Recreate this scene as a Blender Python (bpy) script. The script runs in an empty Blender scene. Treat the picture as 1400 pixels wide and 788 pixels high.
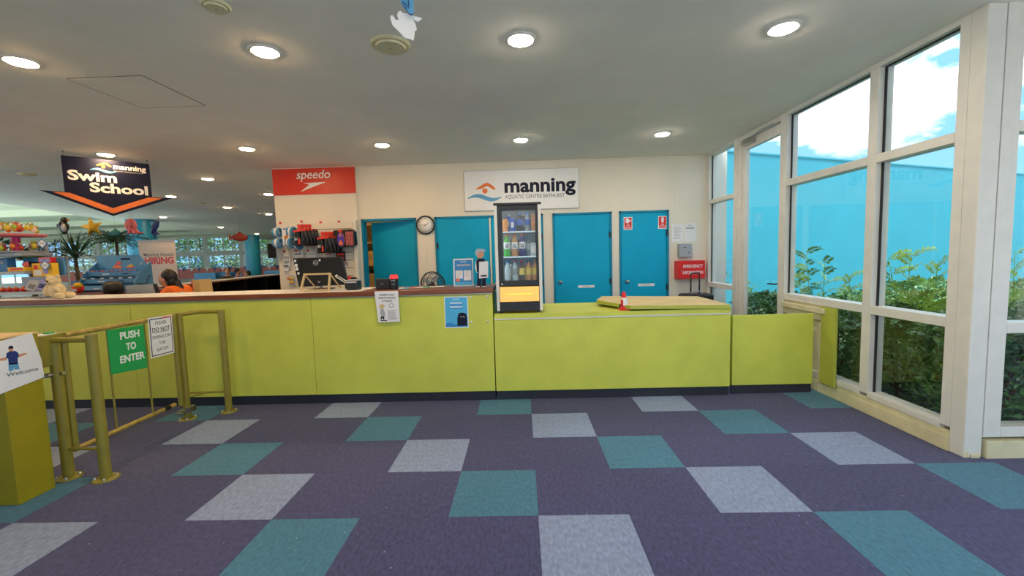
import bpy, bmesh, math, random
import numpy as np
from mathutils import Vector, Matrix

random.seed(7)
rng = np.random.default_rng(7)
SC = bpy.context.scene
COL = SC.collection

# ------------------------------------------------------------------ camera
CAM_LOC = Vector((1.9436, -4.2412, 1.4464))
F_PX, PITCH, YAW, ROLL = 578.46, -.0786, -.0237, -.0289
_F = Vector((math.sin(YAW)*math.cos(PITCH), math.cos(YAW)*math.cos(PITCH), math.sin(PITCH)))
_R0 = Vector((math.cos(YAW), -math.sin(YAW), 0))
_U0 = _R0.cross(_F)
_R = _R0*math.cos(ROLL) + _U0*math.sin(ROLL)
_U = -_R0*math.sin(ROLL) + _U0*math.cos(ROLL)
cd = bpy.data.cameras.new('camera')
cam = bpy.data.objects.new('camera', cd)
COL.objects.link(cam)
m = Matrix((( _R.x, _U.x, -_F.x), (_R.y, _U.y, -_F.y), (_R.z, _U.z, -_F.z))).to_4x4()
m.translation = CAM_LOC
cam.matrix_world = m
cd.sensor_width = 36
cd.lens = 36*F_PX/1400
cd.clip_start = .02
cd.clip_end = 300
SC.camera = cam

# ------------------------------------------------------------------ view
SC.view_settings.view_transform = 'Standard'
SC.view_settings.look = 'None'
SC.view_settings.exposure = 1.22
SC.view_settings.gamma = 1
SC.view_settings.use_curve_mapping = False
SC.cycles.use_denoising = True
SC.cycles.max_bounces = 10
SC.cycles.diffuse_bounces = 5
SC.cycles.transparent_max_bounces = 16
SC.cycles.sample_clamp_indirect = 6
SC.cycles.caustics_reflective = False
SC.cycles.caustics_refractive = False
LAMP = 90.0            # radiance of a downlight's diffuser
SKY = 1.15

# ------------------------------------------------------------------ world: bright sky with broken white cloud
w = bpy.data.worlds.new('sky')
SC.world = w
w.use_nodes = True
nt = w.node_tree
nt.nodes.clear()
out = nt.nodes.new('ShaderNodeOutputWorld')
bg = nt.nodes.new('ShaderNodeBackground')
tc = nt.nodes.new('ShaderNodeTexCoord')
no = nt.nodes.new('ShaderNodeTexNoise')
no.inputs['Scale'].default_value = 2.6
no.inputs['Detail'].default_value = 7
no.inputs['Roughness'].default_value = .58
rp = nt.nodes.new('ShaderNodeValToRGB')
rp.color_ramp.elements[0].position = .49
rp.color_ramp.elements[0].color = (.16, .36, .62, 1)
rp.color_ramp.elements[1].position = .56
rp.color_ramp.elements[1].color = (1.1, 1.12, 1.16, 1)
mp = nt.nodes.new('ShaderNodeMapping')
mp.inputs['Scale'].default_value = (1, 1, 2.2)
mp.inputs['Location'].default_value = (1.3, 4.7, 2.4)
nt.links.new(tc.outputs['Generated'], mp.inputs['Vector'])
nt.links.new(mp.outputs[0], no.inputs['Vector'])
nt.links.new(no.outputs['Fac'], rp.inputs[0])
nt.links.new(rp.outputs[0], bg.inputs['Color'])
bg.inputs['Strength'].default_value = SKY
nt.links.new(bg.outputs[0], out.inputs[0])

# soft sun from high behind the building (the street side), lights the garden and the outer wall
sd = bpy.data.lights.new('sun', 'SUN')
sd.energy = 3.0
sd.angle = math.radians(12)
sd.color = (1, .96, .9)
so = bpy.data.objects.new('sun', sd)
COL.objects.link(so)
so.rotation_euler = Vector((.42, .52, -1.25)).to_track_quat('-Z', 'Y').to_euler()
so.location = (0, 0, 12)

# ------------------------------------------------------------------ helpers
def at(x, y, ax, v):
    """the point on the plane ax = v met by the line of sight of photo pixel (x, y)"""
    d = _F + _R*((x-700)/F_PX) - _U*((y-394)/F_PX)
    i = 'xyz'.index(ax)
    return CAM_LOC + d*((v-CAM_LOC[i])/d[i])

def lin(c):
    r = []
    for v in c[:3]:
        v /= 255
        r.append(v/12.92 if v <= .04045 else ((v+.055)/1.055)**2.4)
    return (*r, 1)

def mat(name, rgb, rough=.6, metal=0, var=.06, scale=6, bump=0, bscale=None, emit=None, estr=0, spec=.5, world=True, detail=4, trans=0):
    mt = bpy.data.materials.new(name)
    mt.use_nodes = True
    n = mt.node_tree.nodes
    l = mt.node_tree.links
    b = n['Principled BSDF']
    b.inputs['Roughness'].default_value = rough
    b.inputs['Metallic'].default_value = metal
    b.inputs['Specular IOR Level'].default_value = spec
    if trans:
        b.inputs['Transmission Weight'].default_value = trans
    c = lin(rgb)
    b.inputs['Base Color'].default_value = c
    if world:
        vec = n.new('ShaderNodeNewGeometry').outputs['Position']
    else:
        vec = n.new('ShaderNodeTexCoord').outputs['Object']
    if var:
        t = n.new('ShaderNodeTexNoise')
        t.inputs['Scale'].default_value = scale
        t.inputs['Detail'].default_value = detail
        l.new(vec, t.inputs['Vector'])
        r = n.new('ShaderNodeValToRGB')
        r.color_ramp.elements[0].position = .3
        r.color_ramp.elements[1].position = .7
        r.color_ramp.elements[0].color = tuple(max(0, v*(1-var)) for v in c[:3])+(1,)
        r.color_ramp.elements[1].color = tuple(min(1, v*(1+var)) for v in c[:3])+(1,)
        l.new(t.outputs['Fac'], r.inputs[0])
        l.new(r.outputs[0], b.inputs['Base Color'])
    if bump:
        t2 = n.new('ShaderNodeTexNoise')
        t2.inputs['Scale'].default_value = bscale or scale*4
        t2.inputs['Detail'].default_value = 3
        l.new(vec, t2.inputs['Vector'])
        bp = n.new('ShaderNodeBump')
        bp.inputs['Strength'].default_value = bump
        bp.inputs['Distance'].default_value = .004
        l.new(t2.outputs['Fac'], bp.inputs['Height'])
        l.new(bp.outputs[0], b.inputs['Normal'])
    if emit:
        b.inputs['Emission Color'].default_value = lin(emit)
        b.inputs['Emission Strength'].default_value = estr
    return mt

def carpet(name, rgb, amp):
    mt = bpy.data.materials.new(name)
    mt.use_nodes = True
    n, l = mt.node_tree.nodes, mt.node_tree.links
    b = n['Principled BSDF']
    b.inputs['Roughness'].default_value = .93
    b.inputs['Specular IOR Level'].default_value = .2
    b.inputs['Sheen Weight'].default_value = .15
    g = n.new('ShaderNodeNewGeometry')
    oi = n.new('ShaderNodeObjectInfo')
    def noise(sc, det, vec=None):
        t = n.new('ShaderNodeTexNoise')
        t.inputs['Scale'].default_value = sc
        t.inputs['Detail'].default_value = det
        l.new(vec or g.outputs['Position'], t.inputs['Vector'])
        return t.outputs['Fac']
    mpn = n.new('ShaderNodeMapping')
    mpn.inputs['Scale'].default_value = (1, .45, 1)
    l.new(g.outputs['Position'], mpn.inputs['Vector'])
    fine0 = noise(62, 5, mpn.outputs[0])
    blot = noise(1.7, 3)
    def ma(op, a, bb, c=None):
        x = n.new('ShaderNodeMath'); x.operation = op
        for i, v in enumerate((a, bb, c)):
            if v is None: continue
            if isinstance(v, (int, float)): x.inputs[i].default_value = v
            else: l.new(v, x.inputs[i])
        return x.outputs[0]
    fine = ma('MULTIPLY_ADD', ma('SUBTRACT', fine0, .5), 2.6, .5)
    v = ma('MULTIPLY_ADD', fine, amp, 1-amp/2)
    v = ma('MULTIPLY_ADD', blot, .22, ma('SUBTRACT', v, .11))
    v = ma('MULTIPLY_ADD', oi.outputs['Random'], .10, ma('SUBTRACT', v, .05))
    # scattered pale lint
    lint = noise(46, 0)
    lf = ma('MULTIPLY', ma('GREATER_THAN', lint, .875), .4)
    hs = n.new('ShaderNodeMix'); hs.data_type = 'RGBA'; hs.blend_type = 'MULTIPLY'
    hs.inputs[0].default_value = 1
    hs.inputs[6].default_value = lin(rgb)
    l.new(v, hs.inputs[7])
    mx = n.new('ShaderNodeMix'); mx.data_type = 'RGBA'
    l.new(lf, mx.inputs[0])
    l.new(hs.outputs[2], mx.inputs[6])
    mx.inputs[7].default_value = (.6, .6, .62, 1)
    l.new(mx.outputs[2], b.inputs['Base Color'])
    bp = n.new('ShaderNodeBump')
    bp.inputs['Strength'].default_value = .35
    bp.inputs['Distance'].default_value = .004
    l.new(noise(260, 2), bp.inputs['Height'])
    l.new(bp.outputs[0], b.inputs['Normal'])
    return mt

def glass(name, tint=(1, 1, 1), refl=.06):
    mt = bpy.data.materials.new(name)
    mt.use_nodes = True
    n, l = mt.node_tree.nodes, mt.node_tree.links
    n.clear()
    o = n.new('ShaderNodeOutputMaterial')
    t = n.new('ShaderNodeBsdfTransparent')
    t.inputs[0].default_value = (*tint, 1)
    g = n.new('ShaderNodeBsdfGlossy')
    g.inputs['Roughness'].default_value = .02
    lw = n.new('ShaderNodeLayerWeight')
    lw.inputs[0].default_value = .35
    mr = n.new('ShaderNodeMath'); mr.operation = 'MULTIPLY_ADD'
    l.new(lw.outputs['Facing'], mr.inputs[0])
    mr.inputs[1].default_value = refl*2
    mr.inputs[2].default_value = refl*.4
    mx = n.new('ShaderNodeMixShader')
    l.new(mr.outputs[0], mx.inputs[0])
    l.new(t.outputs[0], mx.inputs[1])
    l.new(g.outputs[0], mx.inputs[2])
    l.new(mx.outputs[0], o.inputs[0])
    return mt

class MB:
    """collects shapes (world coordinates); build() links them as ONE mesh object"""
    def __init__(s):
        s.v, s.f, s.m, s.sm = [], [], [], []
    def add(s, vs, fs, mi=0, smooth=False):
        o = len(s.v)
        s.v += [tuple(v) for v in vs]
        s.f += [tuple(i+o for i in f) for f in fs]
        s.m += [mi]*len(fs)
        s.sm += [smooth]*len(fs)
        return s
    def box(s, x0, x1, y0, y1, z0, z1, mi=0, rz=0, rot=None):
        c = Vector(((x0+x1)/2, (y0+y1)/2, (z0+z1)/2))
        R = rot or Matrix.Rotation(rz, 3, 'Z')
        h = Vector((abs(x1-x0)/2, abs(y1-y0)/2, abs(z1-z0)/2))
        vs = [c + R @ Vector((sx*h.x, sy*h.y, sz*h.z)) for sx in (-1, 1) for sy in (-1, 1) for sz in (-1, 1)]
        fs = [(0, 1, 3, 2), (4, 6, 7, 5), (0, 4, 5, 1), (2, 3, 7, 6), (0, 2, 6, 4), (1, 5, 7, 3)]
        return s.add(vs, fs, mi)
    def rings(s, rs, mi=0, cap=True, smooth=True):
        n = len(rs[0])
        vs = [p for r in rs for p in r]
        fs = []
        for i in range(len(rs)-1):
            for j in range(n):
                k = (j+1) % n
                fs.append((i*n+j, i*n+k, (i+1)*n+k, (i+1)*n+j))
        s.add(vs, fs, mi, smooth)
        if cap:
            s.add(rs[0], [tuple(reversed(range(n)))], mi)
            s.add(rs[-1], [tuple(range(n))], mi)
        return s
    def tube(s, pts, r, n=12, mi=0, cap=True):
        pts = [Vector(p) for p in pts]
        rr = r if isinstance(r, (list, tuple)) else [r]*len(pts)
        rs = []
        prev = None
        for i, p in enumerate(pts):
            a = pts[max(0, i-1)]; b = pts[min(len(pts)-1, i+1)]
            d = (b-a).normalized()
            if prev is None:
                u = d.orthogonal().normalized()
            else:
                u = (prev - d*prev.dot(d)).normalized()
            prev = u
            v = d.cross(u)
            rs.append([p + (u*math.cos(t)+v*math.sin(t))*rr[i] for t in [2*math.pi*k/n for k in range(n)]])
        return s.rings(rs, mi, cap)
    def lathe(s, prof, c, axis='z', n=20, mi=0, cap=True, d=None):
        """prof: list of (radius, height) along axis from point c"""
        c = Vector(c)
        D = Vector(d).normalized() if d is not None else {'x': Vector((1, 0, 0)), 'y': Vector((0, 1, 0)), 'z': Vector((0, 0, 1))}[axis]
        u = D.orthogonal().normalized(); v = D.cross(u)
        rs = [[c + D*h + (u*math.cos(t)+v*math.sin(t))*max(r, 1e-4) for t in [2*math.pi*k/n for k in range(n)]] for r, h in prof]
        return s.rings(rs, mi, cap)
    def ell(s, c, r, n=16, k=10, mi=0, rot=None):
        c = Vector(c)
        R = rot or Matrix.Identity(3)
        rs = []
        for i in range(k+1):
            t = math.pi*i/k
            t = min(max(t, .02), math.pi-.02)
            rs.append([c + R @ Vector((r[0]*math.sin(t)*math.cos(a), r[1]*math.sin(t)*math.sin(a), -r[2]*math.cos(t))) for a in [2*math.pi*j/n for j in range(n)]])
        return s.rings(rs, mi, True)
    def prism(s, fr, poly, d0, d1, mi=0):
        n = len(poly)
        a = sum(poly[i][0]*poly[(i+1) % n][1]-poly[(i+1) % n][0]*poly[i][1] for i in range(n))
        if a < 0: poly = poly[::-1]
        vs = [fr.p(u, v, d0) for u, v in poly]+[fr.p(u, v, d1) for u, v in poly]
        fs = [tuple(reversed(range(n))), tuple(range(n, 2*n))]
        fs += [(i, (i+1) % n, (i+1) % n+n, i+n) for i in range(n)]
        return s.add(vs, fs, mi)
    def build(s, name, mats, parent=None, bevel=0, origin=None, fixn=False):
        me = bpy.data.meshes.new(name)
        if parent is not None:
            org = wloc(parent)
        elif origin is not None:
            org = Vector(origin)
        else:
            xs = [v[0] for v in s.v]; ys = [v[1] for v in s.v]; zs = [v[2] for v in s.v]
            org = Vector(((min(xs)+max(xs))/2, (min(ys)+max(ys))/2, min(zs)))
        me.from_pydata([(v[0]-org.x, v[1]-org.y, v[2]-org.z) for v in s.v], [], s.f)
        if not isinstance(mats, (list, tuple)): mats = [mats]
        for mt in mats: me.materials.append(mt)
        me.polygons.foreach_set('material_index', s.m)
        me.polygons.foreach_set('use_smooth', s.sm)
        o = bpy.data.objects.new(name, me)
        COL.objects.link(o)
        if parent is not None:
            o.parent = parent
        else:
            o.location = org
        if bevel:
            bm_ = o.modifiers.new('bevel', 'BEVEL')
            bm_.width = bevel; bm_.segments = 2; bm_.limit_method = 'ANGLE'; bm_.angle_limit = math.radians(50)
        return o

def wloc(o):
    v = Vector((0, 0, 0))
    while o is not None:
        v += o.location
        o = o.parent
    return v

class Fr:
    """a flat frame in space: u to the right, v up, n out towards the reader"""
    def __init__(s, o, u, v=(0, 0, 1)):
        s.o = Vector(o); s.u = Vector(u).normalized(); s.v = Vector(v).normalized(); s.n = s.u.cross(s.v)
    def p(s, a, b, c=0): return s.o + s.u*a + s.v*b + s.n*c
    def rect(s, a0, a1, b0, b1): return [(a0, b0), (a1, b0), (a1, b1), (a0, b1)]

def tag(o, label=None, cat=None, group=None, kind=None):
    if label: o['label'] = label
    if cat: o['category'] = cat
    if group: o['group'] = group
    if kind: o['kind'] = kind
    return o
def thing(name, loc, label, cat, group=None):
    o = bpy.data.objects.new(name, None)
    o.empty_display_size = .05
    COL.objects.link(o)
    o.location = loc
    return tag(o, label, cat, group)
def struct(o):
    o['kind'] = 'structure'
    return o
def sroot(name, loc=(0, 0, 0)):
    o = bpy.data.objects.new(name, None); COL.objects.link(o); o.location = loc
    return struct(o)
def copy_tree(o, parent=None):
    c = o.copy(); COL.objects.link(c); c.parent = parent
    for ch in o.children: copy_tree(ch, c)
    return c
def rect_part(name, mt, parent, fr, a0, a1, b0, b1, d0, d1, bevel=0):
    return MB().prism(fr, fr.rect(a0, a1, b0, b1), d0, d1).build(name, mt, parent, bevel)
def text(s, size, fr, a, b, d, mt, parent, name='lettering', bold=0, sx=1, shear=0, align='CENTER', depth=.0006, space=1, fit=None):
    cu = bpy.data.curves.new(name, 'FONT')
    cu.body = s; cu.size = size; cu.align_x = align; cu.extrude = depth; cu.offset = bold*size; cu.shear = shear
    cu.space_character = space; cu.resolution_u = 3
    t = bpy.data.objects.new('tmp', cu)
    COL.objects.link(t)
    bpy.context.view_layer.update()
    me = bpy.data.meshes.new_from_object(t.evaluated_get(bpy.context.evaluated_depsgraph_get()))
    bpy.data.objects.remove(t)
    org = wloc(parent)
    if fit:
        xs_ = [v.co.x for v in me.vertices]; sx = fit/(max(xs_)-min(xs_))
    M = Matrix(((fr.u.x*sx, fr.v.x, fr.n.x, 0), (fr.u.y*sx, fr.v.y, fr.n.y, 0), (fr.u.z*sx, fr.v.z, fr.n.z, 0), (0, 0, 0, 1)))
    M.translation = fr.p(a, b, d) - org
    me.transform(M)
    me.materials.clear(); me.materials.append(mt)
    o = bpy.data.objects.new(name, me)
    COL.objects.link(o); o.parent = parent
    return o

# ------------------------------------------------------------------ materials
M = {}
M['purple'] = carpet('carpet_purple', (67, 69, 108), .55)
M['teal_c'] = carpet('carpet_teal', (66, 118, 145), .35)
M['silver'] = carpet('carpet_silver', (130, 146, 180), .4)
M['wall'] = mat('cream_wall_paint', (226, 221, 208), .75, var=.03, scale=2, bump=.05, bscale=60)
M['ceil'] = mat('ceiling_paint', (240, 237, 226), .85, var=.03, scale=3, bump=.12, bscale=90)
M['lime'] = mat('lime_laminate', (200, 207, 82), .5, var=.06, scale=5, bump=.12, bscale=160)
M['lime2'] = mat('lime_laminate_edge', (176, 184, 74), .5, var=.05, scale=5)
M['kick'] = mat('black_kickboard', (42, 44, 54), .5, var=.1, scale=8)
M['strip'] = mat('aluminium_strip', (215, 215, 200), .35, metal=.3, var=.03)
M['white_al'] = mat('white_powder_coat', (222, 220, 212), .4, var=.04, scale=9, bump=.03, bscale=30)
M['cream_old'] = mat('old_cream_paint', (216, 208, 170), .6, var=.1, scale=7, bump=.25, bscale=25)
M['door'] = mat('teal_door_paint', (0, 166, 212), .55, var=.05, scale=3, bump=.03, bscale=40, spec=.25)
M['doorf'] = mat('teal_frame_paint', (4, 130, 168), .5, var=.05, scale=5, spec=.3)
M['chrome'] = mat('brushed_steel', (190, 190, 190), .28, metal=1, var=.05, scale=30)
M['dark_metal'] = mat('dark_metal', (60, 62, 64), .4, metal=.8, var=.1, scale=30)
M['olive'] = mat('olive_metal_paint', (140, 130, 48), .38, var=.1, scale=14, bump=.06, bscale=60)
M['olive_flat'] = mat('olive_pedestal_paint', (150, 138, 12), .5, var=.07, scale=8)
M['black'] = mat('black_plastic', (22, 22, 24), .4, var=.1, scale=20)
M['blackg'] = mat('black_gloss', (12, 12, 13), .35, var=.1, scale=20)
M['white'] = mat('white_print', (235, 236, 238), .55, var=.02, scale=9)
M['paper'] = mat('paper', (228, 230, 234), .5, var=.025, scale=12)
M['navy'] = mat('navy_print', (20, 24, 50), .5, var=.05, scale=9, spec=.2)
M['orange'] = mat('orange_print', (232, 120, 44), .45, var=.04, scale=9)
M['logoblue'] = mat('logo_blue', (88, 158, 204), .45, var=.03, scale=9)
M['red'] = mat('red_print', (214, 52, 36), .4, var=.04, scale=9)
M['redbox'] = mat('red_enamel', (216, 28, 30), .35, var=.04, scale=9)
M['green'] = mat('green_sign', (12, 160, 84), .45, var=.03, scale=9)
M['grey'] = mat('grey_enamel', (160, 166, 172), .4, metal=.2, var=.04, scale=9)
M['greyp'] = mat('grey_print', (110, 112, 118), .6, var=.04, scale=9)
M['lgrey'] = mat('light_grey_print', (170, 174, 180), .6, var=.04, scale=9)
M['ply'] = mat('plywood_face', (206, 184, 132), .6, var=.12, scale=3, bump=.06, bscale=60)
M['pine'] = mat('pale_pine', (214, 186, 134), .55, var=.12, scale=12)
M['binder'] = mat('cream_card', (212, 182, 120), .6, var=.06, scale=12)
M['poster'] = mat('poster_blue', (34, 130, 204), .4, var=.05, scale=6)
M['poster2'] = mat('poster_sky', (70, 176, 226), .4, var=.05, scale=6)
M['glass'] = glass('window_glass', (.95, .97, .965), .045)
M['glassf'] = glass('fridge_glass', (.93, .95, .95), .07)
M['aqua'] = mat('aqua_render', (64, 168, 186), .8, var=.04, scale=1.2, bump=.08, bscale=12)
M['col'] = mat('blue_column_paint', (40, 150, 190), .35, var=.05, scale=5)
M['hallc'] = mat('pool_hall_ceiling', (234, 236, 214), .8, var=.05, scale=2)
M['hallf'] = mat('pool_hall_floor', (196, 208, 204), .35, var=.08, scale=2)
M['skin'] = mat('skin', (206, 146, 110), .5, var=.05, scale=30)
M['hair'] = mat('black_hair', (24, 19, 18), .45, var=.3, scale=60, bump=.3, bscale=200)
M['shirt'] = mat('orange_shirt', (240, 112, 20), .7, var=.06, scale=20)
M['shirtb'] = mat('blue_shirt', (76, 156, 208), .7, var=.06, scale=20)
M['teddy'] = mat('cream_plush', (224, 206, 164), .95, var=.1, scale=40, bump=.6, bscale=180)
M['yellow'] = mat('yellow', (236, 188, 40), .6, var=.06, scale=20)
M['pink'] = mat('pink', (226, 118, 122), .7, var=.08, scale=20)
M['hotpink'] = mat('hot_pink', (214, 40, 120), .4, var=.05, scale=20)
M['blue'] = mat('mid_blue', (52, 116, 178), .5, var=.06, scale=20)
M['dblue'] = mat('deep_blue', (28, 52, 120), .45, var=.1, scale=12)
M['lilac'] = mat('lilac', (150, 150, 214), .5, var=.1, scale=30)
M['tealp'] = mat('teal_plush', (22, 110, 112), .7, var=.1, scale=20)
M['leaf'] = mat('shrub_leaf', (84, 126, 68), .28, var=.45, scale=9, detail=2)
M['leafl'] = mat('young_leaf', (142, 178, 62), .4, var=.25, scale=9)
M['leafp'] = mat('pot_plant_leaf', (52, 84, 46), .4, var=.3, scale=9)
M['leaft'] = mat('tree_leaf', (104, 140, 70), .5, var=.4, scale=1.5)
M['bark'] = mat('bark', (92, 76, 58), .85, var=.2, scale=20, bump=.4)
M['soil'] = mat('garden_soil', (70, 80, 46), .95, var=.3, scale=6, bump=.6)
M['grass'] = mat('mown_ground', (104, 120, 70), .95, var=.3, scale=2)
M['paving'] = mat('pale_bounce_ground', (196, 192, 182), .9, var=.08, scale=2)  # kept pale so the ground outside bounces light indoors
M['cyan'] = mat('goggle_stand_blue', (76, 142, 190), .45, var=.08, scale=12)

def wood(name, rgb, rough=.35):
    mt = bpy.data.materials.new(name); mt.use_nodes = True
    n, l = mt.node_tree.nodes, mt.node_tree.links
    b = n['Principled BSDF']
    g = n.new('ShaderNodeNewGeometry')
    mp_ = n.new('ShaderNodeMapping'); mp_.inputs['Scale'].default_value = (2, 30, 30)
    t = n.new('ShaderNodeTexNoise'); t.inputs['Scale'].default_value = 2; t.inputs['Detail'].default_value = 6
    r = n.new('ShaderNodeValToRGB')
    c = lin(rgb)
    r.color_ramp.elements[0].position = .3; r.color_ramp.elements[1].position = .7
    r.color_ramp.elements[0].color = tuple(v*.7 for v in c[:3])+(1,)
    r.color_ramp.elements[1].color = tuple(v*1.25 for v in c[:3])+(1,)
    l.new(g.outputs['Position'], mp_.inputs[0]); l.new(mp_.outputs[0], t.inputs['Vector'])
    l.new(t.outputs['Fac'], r.inputs[0]); l.new(r.outputs[0], b.inputs['Base Color'])
    b.inputs['Roughness'].default_value = rough
    return mt
M['wood'] = wood('red_brown_timber', (124, 66, 36))

# ================================================================== SETTING
CZ = 2.91            # lobby ceiling
YS = -6.6            # unseen street front behind the viewer, fully glazed for daylight
YB = 2.55            # back wall face
XE = 4.87            # glass wall plane
# ---- floor: carpet tiles, each its own piece
fl = struct(MB().box(-9.6, 9.12, YS-.1, -1.4, -.12, -.006).box(-9.6, 4.98, -1.4, 5.7, -.12, -.006).box(-9.6, -1.84, 5.7, 30, -.12, -.006).build('floor', M['purple'], origin=(0, 0, 0)))
def tile_mesh(nm, mt):
    b = MB(); b.box(-.2496, .2496, -.2496, .2496, -.006, 0)
    o = b.build(nm, mt, origin=(0, 0, 0))
    bmod = None
    return o
tiles = {k: tile_mesh('carpet_tile', M[k]) for k in ('purple', 'teal_c', 'silver')}
used = set()
for r in range(0, 9):
    for c in range(-10, 17):
        if r < 2 and c > 10: continue
        if r < 3 and c > 9: 
            if c > 10: continue
        k = 'purple'
        if (c-r) % 3 == 0:
            k = 'silver' if (r + (c-r)//3) % 2 == 0 else 'teal_c'
        if k in used:
            o = tiles[k].copy(); COL.objects.link(o)
        else:
            o = tiles[k]; used.add(k)
        o.parent = fl
        o.location = (c*.5+.25, -r*.5-.25, 0)
# darker carpet behind the desk is the plain floor itself

# ---- ceiling
cpoly = [(9.12, YS-.3), (9.12, -1.34), (4.985, -1.34), (4.985, 5.7), (-1.84, 5.7), (-1.84, 30), (-15.6, 30), (-15.1, 25), (-14.6, 22), (-13.5, 17.3), (-12.2, 13), (-11.4, 9.8), (-10.5, 7.4), (-9.6, 5.2), (-9.2, 3), (-9.2, YS-.3)]
fc = Fr((0, 0, CZ), (1, 0, 0), (0, 1, 0))
struct(MB().prism(fc, cpoly, 0, .55).build('ceiling', M['ceil'], origin=(0, 0, CZ)))
# pool hall ceiling with beams
hc = struct(MB().box(-42, -8, 8, 30, 3.5, 3.6).box(-12, -8, -9.3, 8, 3.5, 3.6).box(-42, -39, -9.3, 8, 3.5, 3.6).box(-39, -12, -9.3, -7, 3.5, 3.6).build('ceiling_pool_hall', M['hallc'], origin=(-25, 10, 3.5)))
sk = sroot('added_skylight', (-29.5, .5, 3.5))  # unseen rooflight added to brighten the hall and lobby ceiling
for k in range(9):
    x = -39+k*3.375
    MB().box(x-.05, x+.05, -7, 8, 3.5, 3.6).build('glazing_bar', M['white_al'], sk)
    if k < 8: MB().box(x+.05, x+3.325, -7, 8, 3.56, 3.57).build('pane', M['glass'], sk)
for y in (6.5, 10.5, 14.5, 18.5, 22.5, 26.5):
    MB().box(-42, -9.5, y-.12, y+.12, 3.28, 3.5).build('beam', M['hallc'], hc)
struct(MB().box(-42, -9.6, -9.2, 30, -.12, -.01).build('floor_pool_hall', M['hallf'], origin=(-25, 10, -.1)))

# ---- back wall with door openings
wb = MB()
doors = [(-.60, .285), (.575, 2.305), (2.455, 3.39), (3.505, 4.285)]
edges = [-1.94]+[v for d in doors for v in d]+[4.99]
for i in range(0, len(edges), 2):
    a, b = edges[i], edges[i+1]
    if a < .43 < b:
        wb.box(a, .428, YB, YB+.12, 0, 2.08); wb.box(.432, b, YB, YB+.12, 0, 2.08); wb.box(.42, .44, YB+.004, YB+.12, 0, 2.08)
    else:
        wb.box(a, b, YB, YB+.12, 0, 2.08)
for a, b in ((-1.94, .428), (.432, 4.38), (4.383, 4.99)):
    wb.box(a, b, YB, YB+.12, 2.08, CZ)
wb.box(.42, 4.4, YB+.004, YB+.12, 2.08, CZ)
struct(wb.build('wall_back', M['wall'], origin=(0, YB, 0)))
MB_ = MB().box(-1.94, 4.86, YB-.012, YB, CZ-.03, CZ-.002); struct(MB_.build('trim_1', M['wall']))
# rooms behind: side wall, far wall
struct(MB().box(-1.94, -1.84, YB+.12, 5.6, 0, CZ).build('wall_back_room_left', M['wall']))
struct(MB().box(-1.94, 4.86, 5.6, 5.7, 0, CZ).build('wall_back_room_rear', M['cream_old']))
struct(MB().box(.38, .46, YB+.12, 5.6, 0, CZ).build('wall_back_room_divider', M['wall']))
struct(MB().box(4.80, 4.98, YB+.121, 5.7, 0, CZ).build('wall_back_room_right', M['wall']))

# ---- other walls, out of the frame; glazing added to light the ceiling
ws = sroot('window_4', (0, YS, 0))
MB().box(-9.2, 9.1, YS-.12, YS, 0, .10).build('sill', M['white_al'], ws)
MB().box(-9.2, 9.1, YS-.12, YS, CZ-.06, CZ+.5).build('head', M['white_al'], ws)
MB().box(-9.2, -1.1, YS-.1, YS-.02, .10, CZ-.06).build('daylight_block', M['wall'], ws)  # solid stretch added out of view to hold daylight off the left side
for i in range(4, 10):
    x = -9.2+i*2.03
    MB().box(x-.04, x+.04, YS-.10, YS, .10, CZ-.06).build('mullion', M['white_al'], ws)
    if i < 9: MB().box(x+.04, x+1.99, YS-.055, YS-.047, .10, CZ-.06).build('pane', M['glass'], ws)
we = sroot('added_window_7', (9.1, -4, 0))  # unseen side glazing added to send daylight up to the ceiling
MB().box(9.0, 9.12, YS, -1.34, 0, .10).build('sill', M['white_al'], we)
MB().box(9.0, 9.12, YS, -1.34, CZ-.06, CZ+.5).build('head', M['white_al'], we)
for i in range(4):
    y = YS+.04+i*1.72
    MB().box(9.0, 9.12, y-.04, y+.04, .10, CZ-.06).build('mullion', M['white_al'], we)
    if i < 3: MB().box(9.05, 9.06, y+.04, y+1.68, .10, CZ-.06).build('pane', M['glass'], we)

# ---- doors of the back wall
def back_door(i, x0, x1, parts):
    r = sroot('door_%d' % i, ((x0+x1)/2, YB, 0))
    fr_ = MB()
    MB().box(x0, x0+.035, YB-.018, YB+.12, 0, 2.08).box(x1-.035, x1, YB-.018, YB+.12, 0, 2.08).box(x0, x1, YB-.018, YB+.12, 2.045, 2.08).build('frame', M['doorf'], r, .002)
    return r
def hinge(leaf, x, z):
    MB().tube([(x, YB-.022, z-.045), (x, YB-.022, z+.045)], .008, 8).box(x-.016, x+.016, YB-.021, YB-.012, z-.045, z+.045).build('hinge', M['dark_metal'], leaf)
def knob(leaf, x, z):
    MB().lathe([(.028, 0), (.03, .004), (.012, .01), (.012, .035), (.026, .045), (.03, .06), (.02, .072), (.002, .075)], (x, YB-.004, z), d=(0, -1, 0), n=16).build('knob', M['chrome'], leaf)
def plate(leaf, xc, z, w_, txt):
    f = Fr((xc, YB-.004, z), (1, 0, 0))
    rect_part('name_plate', M['white'], leaf, f, -w_/2, w_/2, -.02, .02, -.002, .003, .001)
    if txt: text(txt, .02, f, 0, -.007, .0035, M['greyp'], leaf)
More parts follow.
